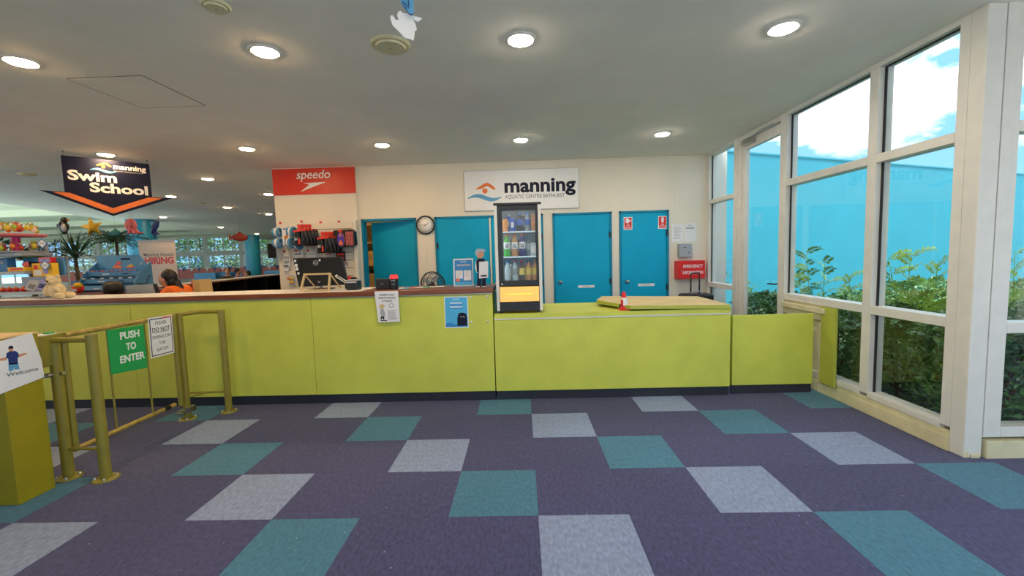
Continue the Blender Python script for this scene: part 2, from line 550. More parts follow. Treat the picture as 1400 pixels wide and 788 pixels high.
# door 4 (kit of four leaves)
d3 = back_door(3, .575, 2.305, None)
lf = MB().box(.612, 1.44, YB-.004, YB+.036, .008, 2.043).build('leaf', M['door'], d3)
MB().box(1.448, 1.474, YB-.014, YB+.03, .008, 2.043).build('astragal', M['strip'], d3)
lf2 = MB().box(1.48, 2.268, YB-.004, YB+.036, .008, 2.043).build('leaf', M['door'], d3)
for z in (1.62, .85): hinge(lf, .612, z)
for z in (1.72, .98): hinge(lf2, 2.275, z)
knob(lf2, 1.53, .985)
MB().lathe([(.012, 0), (.012, .02), (.002, .021)], (1.1, YB-.004, 1.42), d=(0, -1, 0), n=8).build('coat_peg', M['chrome'], lf)
d4 = back_door(4, 2.455, 3.39, None)
lf = MB().box(2.492, 3.353, YB-.004, YB+.036, .008, 2.043).build('leaf', M['door'], d4)
for z in (1.72, .98): hinge(lf, 3.36, z)
knob(lf, 2.56, .985); plate(lf, 2.975, .905, .26, 'STAFF ONLY')
d5 = back_door(5, 3.505, 4.285, None)
lf = MB().box(3.542, 4.248, YB-.004, YB+.036, .008, 2.043).build('leaf', M['door'], d5)
for z in (1.72, .86): hinge(lf, 4.255, z)
knob(lf, 3.62, .965); plate(lf, 3.93, .905, .26, 'FIRE HOSE REEL')
# open door
d2 = back_door(2, -.60, .285, None)
a = math.radians(16)
lb = MB()
hx, hy, L_ = .25, YB+.06, .81
c_, s_ = math.cos(a), math.sin(a)
R = Matrix.Rotation(-a, 3, 'Z')
cx, cy = hx-L_/2*c_, hy+L_/2*s_
leaf2 = MB().box(cx-L_/2, cx+L_/2, cy-.02, cy+.02, .008, 2.04, rot=R).build('leaf', M['door'], d2)
px_, py_ = hx-(L_-.06)*c_-.03*s_, hy+(L_-.06)*s_-.03*c_
MB().box(px_-.02, px_+.02, py_-.004, py_+.004, .93, 1.12, rot=R).tube([(px_, py_, 1.0), (px_-.01, py_-.05, 1.0), (px_+.1, py_-.07, 1.0)], .009, 8).build('handle', M['chrome'], leaf2)

br = thing('ceiling_light', (-.9, 4.0, CZ), 'ceiling lamp inside the room behind the open door', 'light')
MB().lathe([(.16, 0), (.16, -.03), (.10, -.06), (.001, -.065)][::-1], (-.9, 4.0, CZ), n=24).build('diffuser', mat('room_lamp', (255, 230, 190), .5, emit=(255, 214, 150), estr=14, var=0), br)
ru = thing('storage_shelves', (-1.2, 5.3, 0), 'pale timber storage shelves seen through the gap of the open door', 'shelves')
for x in (-1.8, -1.2, -.5): MB().box(x-.02, x+.02, 5.05, 5.55, 0, 2.2).build('upright', M['pine'], ru)
for z in (.3, .8, 1.3, 1.8, 2.2): MB().box(-1.82, -.48, 5.05, 5.55, z-.02, z+.02).build('shelf', M['pine'], ru)
for k, (x, z, m_, l_) in enumerate(((-1.5, .8, 'binder', 'cardboard box on the lower room shelf'), (-.8, .8, 'black', 'black crate on the lower room shelf'), (-1.5, 1.3, 'binder', 'cardboard box on the upper room shelf'), (-.8, 1.3, 'binder', 'second cardboard box on the upper room shelf'))):
    tag(MB().box(x-.2, x+.2, 5.1, 5.45, z+.021, z+.32).build('storage_box', M[m_]), l_, 'box')

# ---- left return panel (display wall) proud of the back wall
pw = struct(MB().box(-1.95, -.64, YB-.06, YB, 0, CZ).build('wall_display', M['wall'], origin=(-1.3, YB, 0)))
MB().box(-.70, -.64, YB-.12, YB-.06, .0, 2.06).build('end_post', M['white_al'], pw)

# ---- glass wall on the right (plane x = XE)
def gx(nm, y0, y1, z0, z1, mt, parent, x0=XE, x1=XE+.12, bev=.003):
    return MB().box(x0, x1, y0, y1, z0, z1).build(nm, mt, parent, bev)
HEAD = 2.87
w1 = sroot('window_1', (XE, 2.1, 0))
gx('post', 2.46, 2.55, 0, CZ, M['white_al'], w1)
gx('post', 1.60, 1.70, 0, CZ, M['white_al'], w1)
gx('head', 1.70, 2.46, HEAD, CZ, M['white_al'], w1)
gx('transom', 1.70, 2.46, 2.14, 2.20, M['white_al'], w1)
gx('transom', 1.70, 2.46, .86, .93, M['white_al'], w1)
gx('sill', 1.70, 2.46, 0, .17, M['cream_old'], w1)
for z0, z1 in ((.17, .86), (.93, 2.14), (2.20, HEAD)):
    gx('pane', 1.70, 2.46, z0, z1, M['glass'], w1, XE+.055, XE+.063, 0)
M['gasket_shadow'] = mat('black_gasket_shadow', (30, 32, 36), .6)  # dark strips for the seal and the shadow line along the glass edge
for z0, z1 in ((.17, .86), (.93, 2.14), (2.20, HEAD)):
    MB().box(XE+.045, XE+.055, 2.440, 2.46, z0, z1).build('gasket_shadow', M['gasket_shadow'], w1)
d1 = sroot('door_1', (XE, 1.1, 0))
gx('frame', 1.52, 1.60, 0, CZ, M['white_al'], d1, XE+.01, XE+.11)
gx('frame', .62, 1.52, HEAD-.02, CZ, M['white_al'], d1, XE+.01, XE+.11)
dl = MB().box(XE+.035, XE+.085, 1.45, 1.52, .02, 2.84).box(XE+.035, XE+.085, .66, .72, .02, 2.84).box(XE+.035, XE+.085, .72, 1.45, 2.72, 2.84).box(XE+.035, XE+.085, .72, 1.45, .02, .26).build('door_leaf', M['white_al'], d1, .003)
gx('pane', .72, 1.45, .26, 2.72, M['glass'], dl, XE+.056, XE+.064, 0)
MB().tube([(XE+.03, .69, 1.02), (XE-.03, .69, 1.02), (XE-.03, .80, 1.02)], .009, 8).build('handle', M['dark_metal'], dl)
MB().box(XE-.03, XE+.03, 1.22, 1.46, 2.765, 2.815).tube([(XE-.02, 1.3, 2.82), (XE-.02, 1.0, 2.855), (XE, .8, 2.855)], .007, 6).build('door_closer', M['chrome'], dl, .004)
w2 = sroot('window_2', (XE, -.36, 0))
gx('post', .54, .66, 0, CZ, M['white_al'], w2)
gx('mullion', -.64, -.55, .17, HEAD, M['white_al'], w2)
gx('jamb', -1.34, -1.27, .17, HEAD, M['white_al'], w2)
gx('head', -1.34, .54, HEAD, CZ, M['white_al'], w2)
for y0, y1 in ((-1.27, -.64), (-.55, .54)):
    gx('transom', y0, y1, 2.11, 2.18, M['white_al'], w2)
    gx('transom', y0, y1, .86, .93, M['white_al'], w2)
    gx('sill', y0, y1, .14, .19, M['white_al'], w2, XE-.005)
    for z0, z1 in ((.19, .86), (.93, 2.11), (2.18, HEAD)):
        gx('gasket_shadow', y1-.018, y1, z0, z1, M['gasket_shadow'], w2, XE+.045, XE+.055, 0)
        if z0 > 2: gx('gasket_shadow', y0, y1, z1-.012, z1, M['gasket_shadow'], w2, XE+.045, XE+.0545, 0)
        if y0 > -1 and z0 < .2:
            gx('pane', -.55, .0, z0, z1, M['glass'], w2, XE+.055, XE+.063, 0)
        else:
            gx('pane', y0, y1, z0, z1, M['glass'], w2, XE+.055, XE+.063, 0)
gx('infill_panel', -.05, .54, .17, .86, M['cream_old'], w2, XE+.02, XE+.10)
gx('skirting', -1.34, .54, 0, .10, M['cream_old'], w2, XE-.01)
gx('skirting', -1.34, .54, .10, .14, M['cream_old'], w2, XE+.0)
gx('ledge_rail', -.16, .50, .79, .84, M['cream_old'], w2, XE-.05, XE+.02)
gx('ledge_rail', -.14, .50, .72, .79, M['cream_old'], w2, XE-.025, XE+.02)
gx('upright', -.12, -.05, .1, .79, M['cream_old'], w2, XE-.015, XE+.02)
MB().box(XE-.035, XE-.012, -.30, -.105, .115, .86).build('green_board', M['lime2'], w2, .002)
# pillar
cp = sroot('wall_corner_pillar', (XE, -1.39, 0))
MB().box(XE, XE+.115, -1.44, -1.34, .0, CZ).build('cladding', M['white_al'], cp, .006)
MB().box(XE+.004, XE+.03, -1.445, -1.43, -.0, .045).box(XE+.04, XE+.1, -1.452, -1.43, 0, .03).build('worn_base', M['cream_old'], cp, .006)
# front window wall (plane y = -1.44, runs to the right)
w3 = sroot('window_3', (8.5, -1.44, 0))
def gy(nm, x0, x1, z0, z1, mt, parent, y0=-1.44, y1=-1.34, bev=.003):
    return MB().box(x0, x1, y0, y1, z0, z1).build(nm, mt, parent, bev)
gy('jamb', 4.99, 5.10, .14, CZ, M['white_al'], w3)
gy('head', 5.10, 9.0, HEAD, CZ, M['white_al'], w3)
xs = [5.10, 6.4, 7.7, 9.04]
for i in range(3):
    a0, a1 = xs[i]+(.04 if i else 0), xs[i+1]-.04
    if i: gy('mullion', xs[i]-.04, xs[i]+.04, .14, HEAD, M['white_al'], w3)
    gy('transom', a0, a1, 2.13, 2.20, M['white_al'], w3)
    gy('transom', a0, a1, .84, .91, M['white_al'], w3)
    gy('sill', a0, a1, .14, .21, M['white_al'], w3)
    for z0, z1 in ((.21, .84), (.91, 2.13), (2.20, HEAD)):
        gy('pane', a0, a1, z0, z1, M['glass'], w3, -1.395, -1.387, 0)
gy('skirting', 5.0, 9.0, 0, .12, M['cream_old'], w3, -1.46)
# outside white return of the building
struct(MB().box(4.98, 5.22, 2.62, 2.78, 0, 3.3).build('wall_outside_return', M['wall']))

# ---- outdoors
struct(MB().box(4.98, 60, -1.41, 60, -.4, -.05).build('ground_garden', M['soil']))
struct(MB().box(-90, -42.2, -60, 75, -.4, -.06).box(-42.2, 4.98, 30.2, 32, -.4, -.06).build('ground_bounce_terrace', M['paving']))  # pale terrace added to bounce daylight into the pool hall
struct(MB().box(-42.2, 4.98, 32, 75, -.4, -.06).build('ground_far', M['grass']))
struct(MB().box(-60, 9.13, -60, YS-.12, -.3, -.06).box(9.13, 60, -60, -1.42, -.3, -.06).build('ground_street', M['paving']))  # unseen pale ground added to bounce sunlight up through the glazing
# aqua building wall, running away to the right
A_ = Vector((6.5, 6.231, 0)); dA = Vector((.9276, .3737, 0))
fa = Fr(A_, dA)
aw = struct(MB().prism(fa, fa.rect(0, 32, -.2, 3.80), -.25, 0).build('wall_outside_aqua', M['aqua'], origin=A_))
MB().prism(fa, fa.rect(0, 32, 3.80, 3.84), -.27, .02).build('coping', M['aqua'], aw)

# ================================================================== PLANTS OUTSIDE
def leaf_cloud(name, mt, parent, pts, size, normal_bias=None, origin=None, ratio=.45, spread=1.0):
    """many small folded leaves (4 triangles each) around pts; one joined mass"""
    n = len(pts)
    pts = np.asarray(pts, float)
    d = rng.normal(size=(n, 3)); d[:, 2] = d[:, 2]*.5+.25
    if normal_bias is not None: d += np.asarray(normal_bias)*.8
    d /= np.linalg.norm(d, axis=1)[:, None]
    q = rng.normal(size=(n, 3)); q[:, 2] += .9
    s_ = np.cross(d, q); s_ /= np.linalg.norm(s_, axis=1)[:, None]
    up = np.cross(s_, d)
    L = size*(.6+.8*rng.random(n))[:, None]
    W = L*ratio
    a = pts; b = pts+d*L*.5+s_*W*.5+up*L*.08; c = pts+d*L-up*L*.1; e = pts+d*L*.5-s_*W*.5+up*L*.08
    mid = pts+d*L*.5
    v = np.stack([a, b, c, e, mid], 1).reshape(-1, 3)
    org = np.array(wloc(parent)) if parent is not None else np.array(origin)
    v = v-org
    k = np.arange(n)[:, None]*5
    f = np.concatenate([k+np.array([[0, 1, 4]]), k+np.array([[1, 2, 4]]), k+np.array([[2, 3, 4]]), k+np.array([[3, 0, 4]])])
    me = bpy.data.meshes.new(name)
    me.from_pydata(v.tolist(), [], f.tolist())
    me.materials.append(mt)
    o = bpy.data.objects.new(name, me); COL.objects.link(o)
    if parent is not None: o.parent = parent
    else: o.location = org
    o['kind'] = 'stuff'
    return o

def shrub(x, y, rx, ry, h, n, label):
    t = thing('garden_shrub', (x, y, -.05), label, 'shrub', None)
    b = MB()
    for k in range(7):
        a_ = k*.9; b.tube([(x, y, -.05), (x+rx*.35*math.cos(a_), y+ry*.35*math.sin(a_), h*.45), (x+rx*.7*math.cos(a_), y+ry*.7*math.sin(a_), h*.85)], [.014, .01, .005], 5)
    b.build('stem', M['bark'], t)['kind'] = 'stuff'
    u = rng.random((n, 3))
    th = u[:, 0]*2*np.pi; r = .55+.45*np.sqrt(u[:, 1])
    lump = 1+.10*np.sin(th*5+x*3)+.08*np.sin(u[:, 2]*17+y*4)
    z = .02+(h-.02)*u[:, 2]**.8
    cap = rng.random(n) < .35
    rr = np.where(cap, np.sqrt(u[:, 1]), r*np.sqrt(np.clip(1-(z/h)**4, 0.02, 1)))
    z = np.where(cap, h*np.sqrt(np.clip(1-.35*rr**2, 0, 1))*(1+.04*np.sin(th*7)), z)
    P_ = np.stack([x+rx*rr*np.cos(th)*lump, y+ry*rr*np.sin(th)*lump, z], 1)
    P_ = P_[P_[:, 0] > XE+.16] if y > -1.3 else P_
    leaf_cloud('foliage', M['leaf'], t, P_, .062)
    return t
shr = [
 (5.50, -.98, .42, .45, .86, 4200, 'dark green shrub behind the lowest pane beside the corner pillar'),
 (5.50, -.22, .42, .50, .84, 4200, 'dark green shrub between the green board and the white mullion, outside'),
 (5.55, .62, .45, .50, .80, 2600, 'garden shrub outside behind the cream infill panel'),
 (5.55, 1.42, .48, .50, .78, 3000, 'glossy shrub seen through the glass door'),
 (5.65, 2.25, .48, .42, .74, 2600, 'shrub behind the narrow window next to the red cabinet'),
 (6.30, -.75, .45, .45, .92, 3600, 'shrub outside the right-hand front window, close to the pillar'),
 (6.45, .35, .50, .60, .86, 2600, 'second-row shrub outside behind the low dark hedge plants'),
 (7.2, -.7, .50, .50, .9, 2200, 'farther shrub outside the front window at the right'),
 (6.6, 1.5, .50, .60, .8, 2000, 'second-row shrub beyond the glass door'),
 (7.7, .5, .6, .7, .85, 1800, 'third-row shrub, nearest the pillar side'), (7.9, 2.0, .6, .8, .8, 1800, 'third-row shrub in line with the glass door'),
 (9.0, -.3, .7, .7, .9, 1800, 'far shrub low against the aqua wall, right end'), (9.3, 1.4, .7, .8, .85, 1800, 'far shrub low against the aqua wall, middle'), (9.2, 3.2, .8, .8, .8, 1800, 'far shrub low against the aqua wall, left end')]
for s_ in shr: shrub(*s_)

def frond(name, p0, d, L, nl, mt, parent, lw=.05, droop=.35, ll=.055, roll=0, wd=.2):
    """a compound leaf: a thin stalk with pairs of leaflets"""
    b = MB()
    d = Vector(d).normalized()
    side = d.cross(Vector((0, 0, 1)))
    if side.length < .1: side = Vector((1, 0, 0))
    side = Matrix.Rotation(roll, 3, d) @ side.normalized()
    pts = []
    for i in range(nl+1):
        t = i/nl
        pts.append(Vector(p0)+d*L*t+Vector((0, 0, -droop*L*t*t)))
    b.tube(pts, [.0022*(1-.7*i/nl) for i in range(nl+1)], 4)
    for i in range(1, nl+1):
        t = i/nl
        ax = (pts[i]-pts[i-1]).normalized()
        nrm = ax.cross(side).normalized()
        for sg in (-1, 1):
            q = (side*sg+ax*.5+nrm*random.uniform(-.25, .25)).normalized()
            l = ll*(1-.4*abs(t-.4))*(.85+.3*random.random())
            wv = ax*(l*wd)
            up = nrm*(l*.06)
            p = pts[i]
            b.add([p, p+q*l*.5+wv+up, p+q*l, p+q*l*.5-wv+up, p+q*l*.5], [(0, 1, 4), (1, 2, 4), (2, 3, 4), (3, 0, 4)])
    return b.build(name, mt, parent)

def sapling(base, tops, label):
    t = thing('compound_leaf_sapling', base, label, 'sapling')
    for top in tops:
        top = Vector(top); b0 = Vector(base)
        mid = (top+b0)/2+Vector((random.uniform(-.05, .05), random.uniform(-.05, .05), 0))
        MB().tube([b0, mid, top-Vector((0, 0, .05))], [.007, .005, .0025], 6).build('stem', M['leafl'], t)
        n = 12
        for k in range(n):
            f_ = .42+.56*k/(n-1)
            p = b0.lerp(mid, f_*2) if f_ < .5 else mid.lerp(top-Vector((0, 0, .05)), f_*2-1)
            a_ = (k % 2)*math.pi+random.uniform(-.9, .9)+math.pi/2
            frond('frond', p, (math.cos(a_)*.7, math.sin(a_), .35+.5*f_*random.random()+.25*f_), .30-.10*f_, 10, M['leafl'], t, droop=.30, ll=.058, roll=random.choice((-1, 1))*random.uniform(.5, 1.3), wd=.22)
    return t
def P5(px, py, x=5.55): return tuple(at(px, py, 'x', x))
def gb(v, x=5.6): return (x, v, -.05)
p = P5(1103, 338); p2 = P5(1128, 352); p3 = P5(1090, 368)
sapling((5.6, p[1]-.1, -.05), [p, p2, p3], 'pale young compound-leaf plant against the aqua wall, left tall pane')
p = P5(1160, 372); p2 = P5(1150, 392)
sapling((5.6, p[1]-.1, -.05), [p, p2], 'low pale sprig just left of the middle white mullion')
p = P5(1215, 345); p2 = P5(1246, 340); p3 = P5(1283, 352); p4 = P5(1262, 385); p5 = P5(1205, 392)
sapling((5.6, p2[1]+.02, -.05), [p, p2, p3, p4, p5], 'tallest compound-leaf plant in the big pane beside the pillar')
p = P5(1388, 335, 6.1); p2 = P5(1405, 372, 6.1); p3 = P5(1380, 400, 6.1)
sapling((6.1, p[1]+.05, -.05), [p, p2, p3], 'young compound-leaf plant outside the window right of the pillar')
p = P5(1028, 392, 5.7); p2 = P5(1012, 385, 5.8)
sapling((5.7, p[1]+.05, -.05), [p, p2], 'thin sprig rising behind the glass door')
p = P5(985, 372, 5.6)
sapling((5.6, p[1]-.05, -.05), [p], 'thin sprig in the narrow window by the white return')

# ================================================================== COUNTER
YF = -.14
c1 = thing('reception_counter', (-.6, .1, 0), 'long tall lime green reception desk front with black kickboard, timber topped', 'counter')
for a0, a1 in ((-6.2, -4.06), (-4.055, -1.965), (-1.96, -.142), (-.138, 1.652)):
    MB().box(a0, a1, YF, YF+.02, .103, 1.068).build('panel', M['lime'], c1, .0015)
MB().box(-6.2, 1.65, -.10, -.085, 0, .103).build('kickboard', M['kick'], c1)
MB().box(-6.2, 1.65, -.11, .38, 1.068, 1.082).build('trim_strip', M['strip'], c1)
MB().box(1.632, 1.652, YF+.02, .42, .104, 1.068).build('end_panel', M['lime'], c1)
MB().box(-6.2, 1.632, .32, .34, 0, 1.06).build('back_panel', M['black'], c1)
for x in (1.437, 1.60):
    for z in (1.045, .80):
        MB().lathe([(.013, 0), (.012, .004), (.001, .006)], (x, YF, z), d=(0, -1, 0), n=12).build('cover_cap', M['strip'], c1)
tp = MB().box(-6.2, 1.665, YF-.02, .42, 1.082, 1.13).build('timber_countertop', M['wood'], bevel=.006)
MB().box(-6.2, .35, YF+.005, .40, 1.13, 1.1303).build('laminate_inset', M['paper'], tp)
tag(tp, 'red-brown timber top running along the tall lime counter', 'countertop')
c2 = thing('low_counter', (2.8, .2, 0), 'lower lime green counter under the drinks fridge, cream ledge line', 'counter')
MB().box(1.662, 3.952, YF, YF+.02, .10, .81).build('panel', M['lime'], c2, .0015)
MB().box(1.662, 3.952, -.10, -.085, 0, .10).build('kickboard', M['kick'], c2)
MB().box(1.662, 3.952, YF-.004, YF+.02, .812, .826).build('trim_strip', M['strip'], c2)
MB().box(1.662, 3.952, YF+.006, .66, .826, .868).build('ledge_top', M['lime'], c2, .002)
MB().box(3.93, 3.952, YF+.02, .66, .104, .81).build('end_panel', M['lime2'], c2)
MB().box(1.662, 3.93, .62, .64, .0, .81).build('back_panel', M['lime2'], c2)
# hinged flap lying on the low counter
fb = MB()
fp = [at(864, 418, 'y', YF), at(998.5, 419, 'y', YF)]
z0 = .868
vs = []
tl, tr = (2.72, .60), (3.94, .60)
fl_b = [(2.985, YF-.005, .885), (3.952, YF-.005, .869), (3.952, .62, .875), (2.86, .62, .905), (2.74, .30, .90)]
fl_t = [(x, y, z+.036) for x, y, z in fl_b]
n5 = 5
fb.add(fl_b+fl_t, [tuple(reversed(range(5)))]+[(i, (i+1) % 5, (i+1) % 5+5, i+5) for i in range(5)], 0)
fb.add(fl_t, [(0, 1, 2, 3, 4)], 1)
fo = fb.build('counter_flap', [M['lime2'], M['ply']])
tag(fo, 'loose flap board with bare wood face lying at the right end of the low counter', 'board')
tag(MB().box(3.07, 3.10, .0, .12, .862+.0405, .8665+.0405).build('pencil_mark', M['dark_metal']), '', None) if False else None
# swing panel at the right end
sp_ = thing('low_barrier', (4.4, -.07, 0), 'thin lime green barrier panel between low counter and window sill', 'barrier')
MB().box(4.0, 4.782, -.085, -.065, .09, .79).build('panel', M['lime'], sp_, .002)
MB().box(4.0, 4.782, -.07, -.055, 0, .09).build('kickboard', M['kick'], sp_)
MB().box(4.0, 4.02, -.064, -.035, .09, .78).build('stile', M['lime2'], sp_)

# ================================================================== DRINKS FRIDGE
X0, X1, FY, Z0, Z1 = 1.69, 2.145, -.085, .868, 1.945
fg = thing('drinks_fridge', (1.92, .13, Z0), 'black upright countertop drinks fridge with glass door and glowing base panel', 'fridge')
MB().box(X0+.01, X0+.03, FY+.02, FY+.42, Z0+.02, Z1-.02).box(X1-.03, X1-.01, FY+.02, FY+.42, Z0+.02, Z1-.02).box(X0+.01, X1-.01, FY+.40, FY+.42, Z0+.02, Z1-.02).box(X0+.01, X1-.01, FY+.02, FY+.42, Z1-.04, Z1-.02).box(X0+.03, X1-.03, FY+.02, FY+.40, Z0+.27, Z0+.30).build('cabinet', M['black'], fg, .002)
MB().box(X0-.004, X1+.004, FY-.012, FY+.43, Z1-.02, Z1+.004).build('top_cap', M['black'], fg, .004)
for s0 in (X0, X1-.03):
    MB().box(s0, s0+.03, FY-.012, FY+.02, Z0+.025, Z1-.02).build('side_trim', M['chrome'] if False else M['white_al'], fg, .004)
dr = MB().box(X0+.03, X0+.075, FY-.004, FY+.02, Z0+.27, Z1-.022).box(X1-.055, X1-.03, FY-.004, FY+.02, Z0+.27, Z1-.022).box(X0+.075, X1-.055, FY-.004, FY+.02, Z1-.065, Z1-.022).box(X0+.075, X1-.055, FY-.004, FY+.02, Z0+.27, Z0+.325).build('door_frame', M['blackg'], fg, .003)
MB().box(X0+.075, X1-.055, FY+.004, FY+.010, Z0+.325, Z1-.065).build('door_glass', M['glassf'], dr)
MB().lathe([(.012, 0), (.012, .004), (.001, .005)], (X0+.06, FY-.004, Z0+.29), d=(0, -1, 0), n=12).build('lock', M['chrome'], dr)
M['glow'] = mat('lit_panel_orange', (250, 200, 110), .5, emit=(255, 178, 84), estr=.22, var=.05, scale=12)
M['glow2'] = mat('lit_tube_orange', (255, 190, 80), .5, emit=(255, 186, 60), estr=.5, var=0)
lp = MB().box(X0+.035, X1-.035, FY-.006, FY+.02, Z0+.115, Z0+.262).build('lit_panel', M['glow'], fg, .003)
MB().tube([(X0+.09, FY-.0045, Z0+.188), (X1-.09, FY-.0045, Z0+.188)], .006, 8).build('tube_light', M['glow2'], lp)
vb = MB().box(X0+.03, X1-.03, FY, FY+.02, Z0+.02, Z0+.112).build('vent_grille', M['black'], fg)
for k in range(14):
    x = X0+.05+k*.026
    MB().box(x, x+.012, FY-.005, FY, Z0+.035, Z0+.095).build('louvre', M['dark_metal'], vb)
for x in (X0+.04, X1-.04):
    MB().lathe([(.02, 0), (.018, .02)], (x, FY+.05, Z0), n=12).build('foot', M['black'], fg)
    MB().lathe([(.02, 0), (.018, .02)], (x, FY+.38, Z0), n=12).build('foot', M['black'], fg)
M['fin'] = mat('fridge_lining', (214, 214, 208), .5, var=.03)
MB().box(X0+.03, X1-.03, FY+.385, FY+.399, Z0+.30, Z1-.04).box(X0+.0305, X0+.034, FY+.03, FY+.38, Z0+.30, Z1-.04).box(X1-.034, X1-.0305, FY+.03, FY+.38, Z0+.30, Z1-.04).build('lining', M['fin'], fg)
M['fled'] = mat('fridge_led', (255, 255, 255), .5, emit=(235, 245, 255), estr=3, var=0)
MB().box(X0+.06, X1-.06, FY+.03, FY+.045, Z1-.055, Z1-.045).box(X0+.035, X0+.042, FY+.03, FY+.042, Z0+.34, Z1-.07).build('led_strip', M['fled'], fg)
shz = (Z0+.30, Z0+.56, Z0+.805)
for z in shz[1:]:
    MB().box(X0+.035, X1-.035, FY+.03, FY+.38, z-.006, z).build('shelf', M['fled'] if False else M['fin'], fg)
    MB().box(X0+.035, X1-.035, FY+.024, FY+.03, z-.012, z+.002).build('price_rail', M['chrome'], fg)
def pmat(nm, c): return mat(nm, c, .3, var=.05, scale=30)
DM = dict(o=pmat('drink_orange', (224, 140, 50)), b=pmat('drink_blue', (34, 84, 186)), g=pmat('drink_green', (72, 190, 40)), k=pmat('drink_cola', (40, 26, 24)),
          r=pmat('drink_amber', (196, 136, 72)), p=pmat('drink_purple', (70, 56, 128)), c=pmat('drink_clear', (176, 198, 206)), y=pmat('drink_yellow', (224, 200, 70)), w=pmat('drink_label', (224, 226, 228)), t=pmat('drink_grey', (140, 150, 158)))
def bottle(x, y, z, h, r, body, lab, cap, label, group, logo=None, can=False):
    t = thing('drink_can' if can else 'drink_bottle', (x, y, z), label, 'can' if can else 'bottle', group)
    if can:
        MB().lathe([(r*.86, 0), (r, .008), (r, h-.014), (r*.84, h)], (x, y, z), n=16).build('body', DM[body], t)
        MB().lathe([(r*.84, h), (r*.8, h+.002), (.001, h)], (x, y, z), n=16).build('lid', M['chrome'], t)
        MB().box(x-r*.5, x+r*.5, y-r-.001, y-r+.004, z+h*.3, z+h*.7).build('label_print', DM[lab], t)
        return t
    MB().lathe([(r*.9, 0), (r, .01), (r, h*.60), (r*.92, h*.68), (r*.45, h*.86), (r*.42, h*.92)], (x, y, z), n=16).build('body', DM[body], t)
    MB().lathe([(r*.48, h*.915), (r*.5, h), (.001, h)], (x, y, z), n=12).build('cap', cap, t)
    MB().lathe([(r+.0012, h*.34), (r+.0012, h*.64)], (x, y, z), n=16, cap=False).build('label_print', DM[lab], t)
    if logo:
        f = Fr((x, y-r-.0022, z+h*.40), (1, 0, 0)); text(logo, .045, f, 0, 0, 0, M['white'] if lab != 'w' else M['navy'], t, bold=.02)
    return t
G = 'drinks standing in the fridge'
r1, r2, r3 = shz[2], shz[1], shz[0]+.002
yb = FY+.085
bottle(X0+.105, yb, r1, .125, .027, 'o', 'o', M['white'], 'orange drink can at the left of the top fridge shelf', G, can=True)
bottle(X0+.175, yb, r1, .130, .030, 'b', 'w', M['white'], 'blue drink can on the top fridge shelf', G, can=True)
bottle(X0+.247, yb, r1, .185, .031, 'k', 'b', M['blue'], 'dark cola bottle with blue label on the top fridge shelf', G)
bottle(X0+.322, yb, r1, .185, .029, 't', 'b', M['blue'], 'grey bottle with blue label, top fridge shelf', G)
MB_ = MB()  # unseen west glazing added to bring daylight into the hall
cr = thing('snack_carton', (X0+.385, yb+.02, r1), 'tall orange carton at the right of the top fridge shelf', 'carton')
MB().box(X0+.36, X0+.41, yb-.02, yb+.10, r1, r1+.17).build('box', DM['r'], cr, .002)
MB().box(X0+.366, X0+.404, yb-.0215, yb-.02, r1+.05, r1+.10).build('label_print', DM['o'], cr)
bottle(X0+.115, yb, r2, .222, .033, 'g', 'w', M['orange'], 'bright green sports drink on the middle fridge shelf', G, 'G')
bottle(X0+.190, yb, r2, .222, .033, 'r', 'w', M['orange'], 'amber sports drink on the middle fridge shelf', G, 'G')
bottle(X0+.268, yb, r2, .222, .033, 'p', 'w', M['orange'], 'purple sports drink on the middle fridge shelf', G, 'G')
bottle(X0+.330, yb+.05, r2, .19, .026, 't', 'c', M['blue'], 'grey slim bottle behind the front row, middle fridge shelf', G)
mk = thing('milk_carton', (X0+.375, yb, r2), 'pale blue carton with white print at the right of the middle fridge shelf', 'carton')
MB().box(X0+.345, X0+.408, yb-.025, yb+.04, r2, r2+.13).build('box', DM['c'], mk, .003)
MB().box(X0+.353, X0+.400, yb-.0265, yb-.025, r2+.03, r2+.10).build('label_print', DM['w'], mk)
bottle(X0+.115, yb, r3, .218, .031, 'c', 'c', M['blue'], 'clear water bottle with blue cap, lowest fridge shelf left', G)
bottle(X0+.188, yb, r3, .218, .029, 'c', 't', M['red'], 'clear water bottle with red cap on the lowest fridge shelf', G)
bottle(X0+.258, yb, r3, .218, .031, 'k', 'y', M['red'], 'dark tea bottle with yellow label and red cap, lowest fridge shelf', G)
bottle(X0+.326, yb, r3, .218, .030, 'r', 'y', M['tealp'], 'tea bottle with yellow label and green cap, lowest fridge shelf', G)
bottle(X0+.388, yb, r3, .218, .028, 'r', 'y', M['yellow'], 'tea bottle with yellow cap at the right of the lowest fridge shelf', G)
# second rows, half hidden
for k, (xx, zz, cc) in enumerate([(X0+.14, r2, 'g'), (X0+.22, r2, 'r'), (X0+.15, r3, 'c'), (X0+.29, r3, 'y'), (X0+.14, r1, 'b'), (X0+.28, r1, 'k')]):
    bottle(xx, yb+.11, zz, .18, .029, cc, 'w', M['white'], ['green bottle in the second row, middle fridge shelf', 'amber bottle in the second row, middle fridge shelf', 'clear bottle in the second row, lowest fridge shelf', 'yellow bottle in the second row, lowest fridge shelf', 'blue bottle in the second row, top fridge shelf', 'cola bottle in the second row, top fridge shelf'][k], G)
# slim clear holder leaning beside the fridge
lh = thing('leaflet_holder', (1.672, -.02, .868), 'clear slim leaflet holder squeezed between desk end and fridge', 'holder')
MB().box(1.667, 1.671, -.06, .06, .868, 1.09).build('clear_wall', M['glassf'], lh)
MB().box(1.672, 1.680, -.055, .055, .872, 1.07).build('leaflet', M['tealp'], lh)

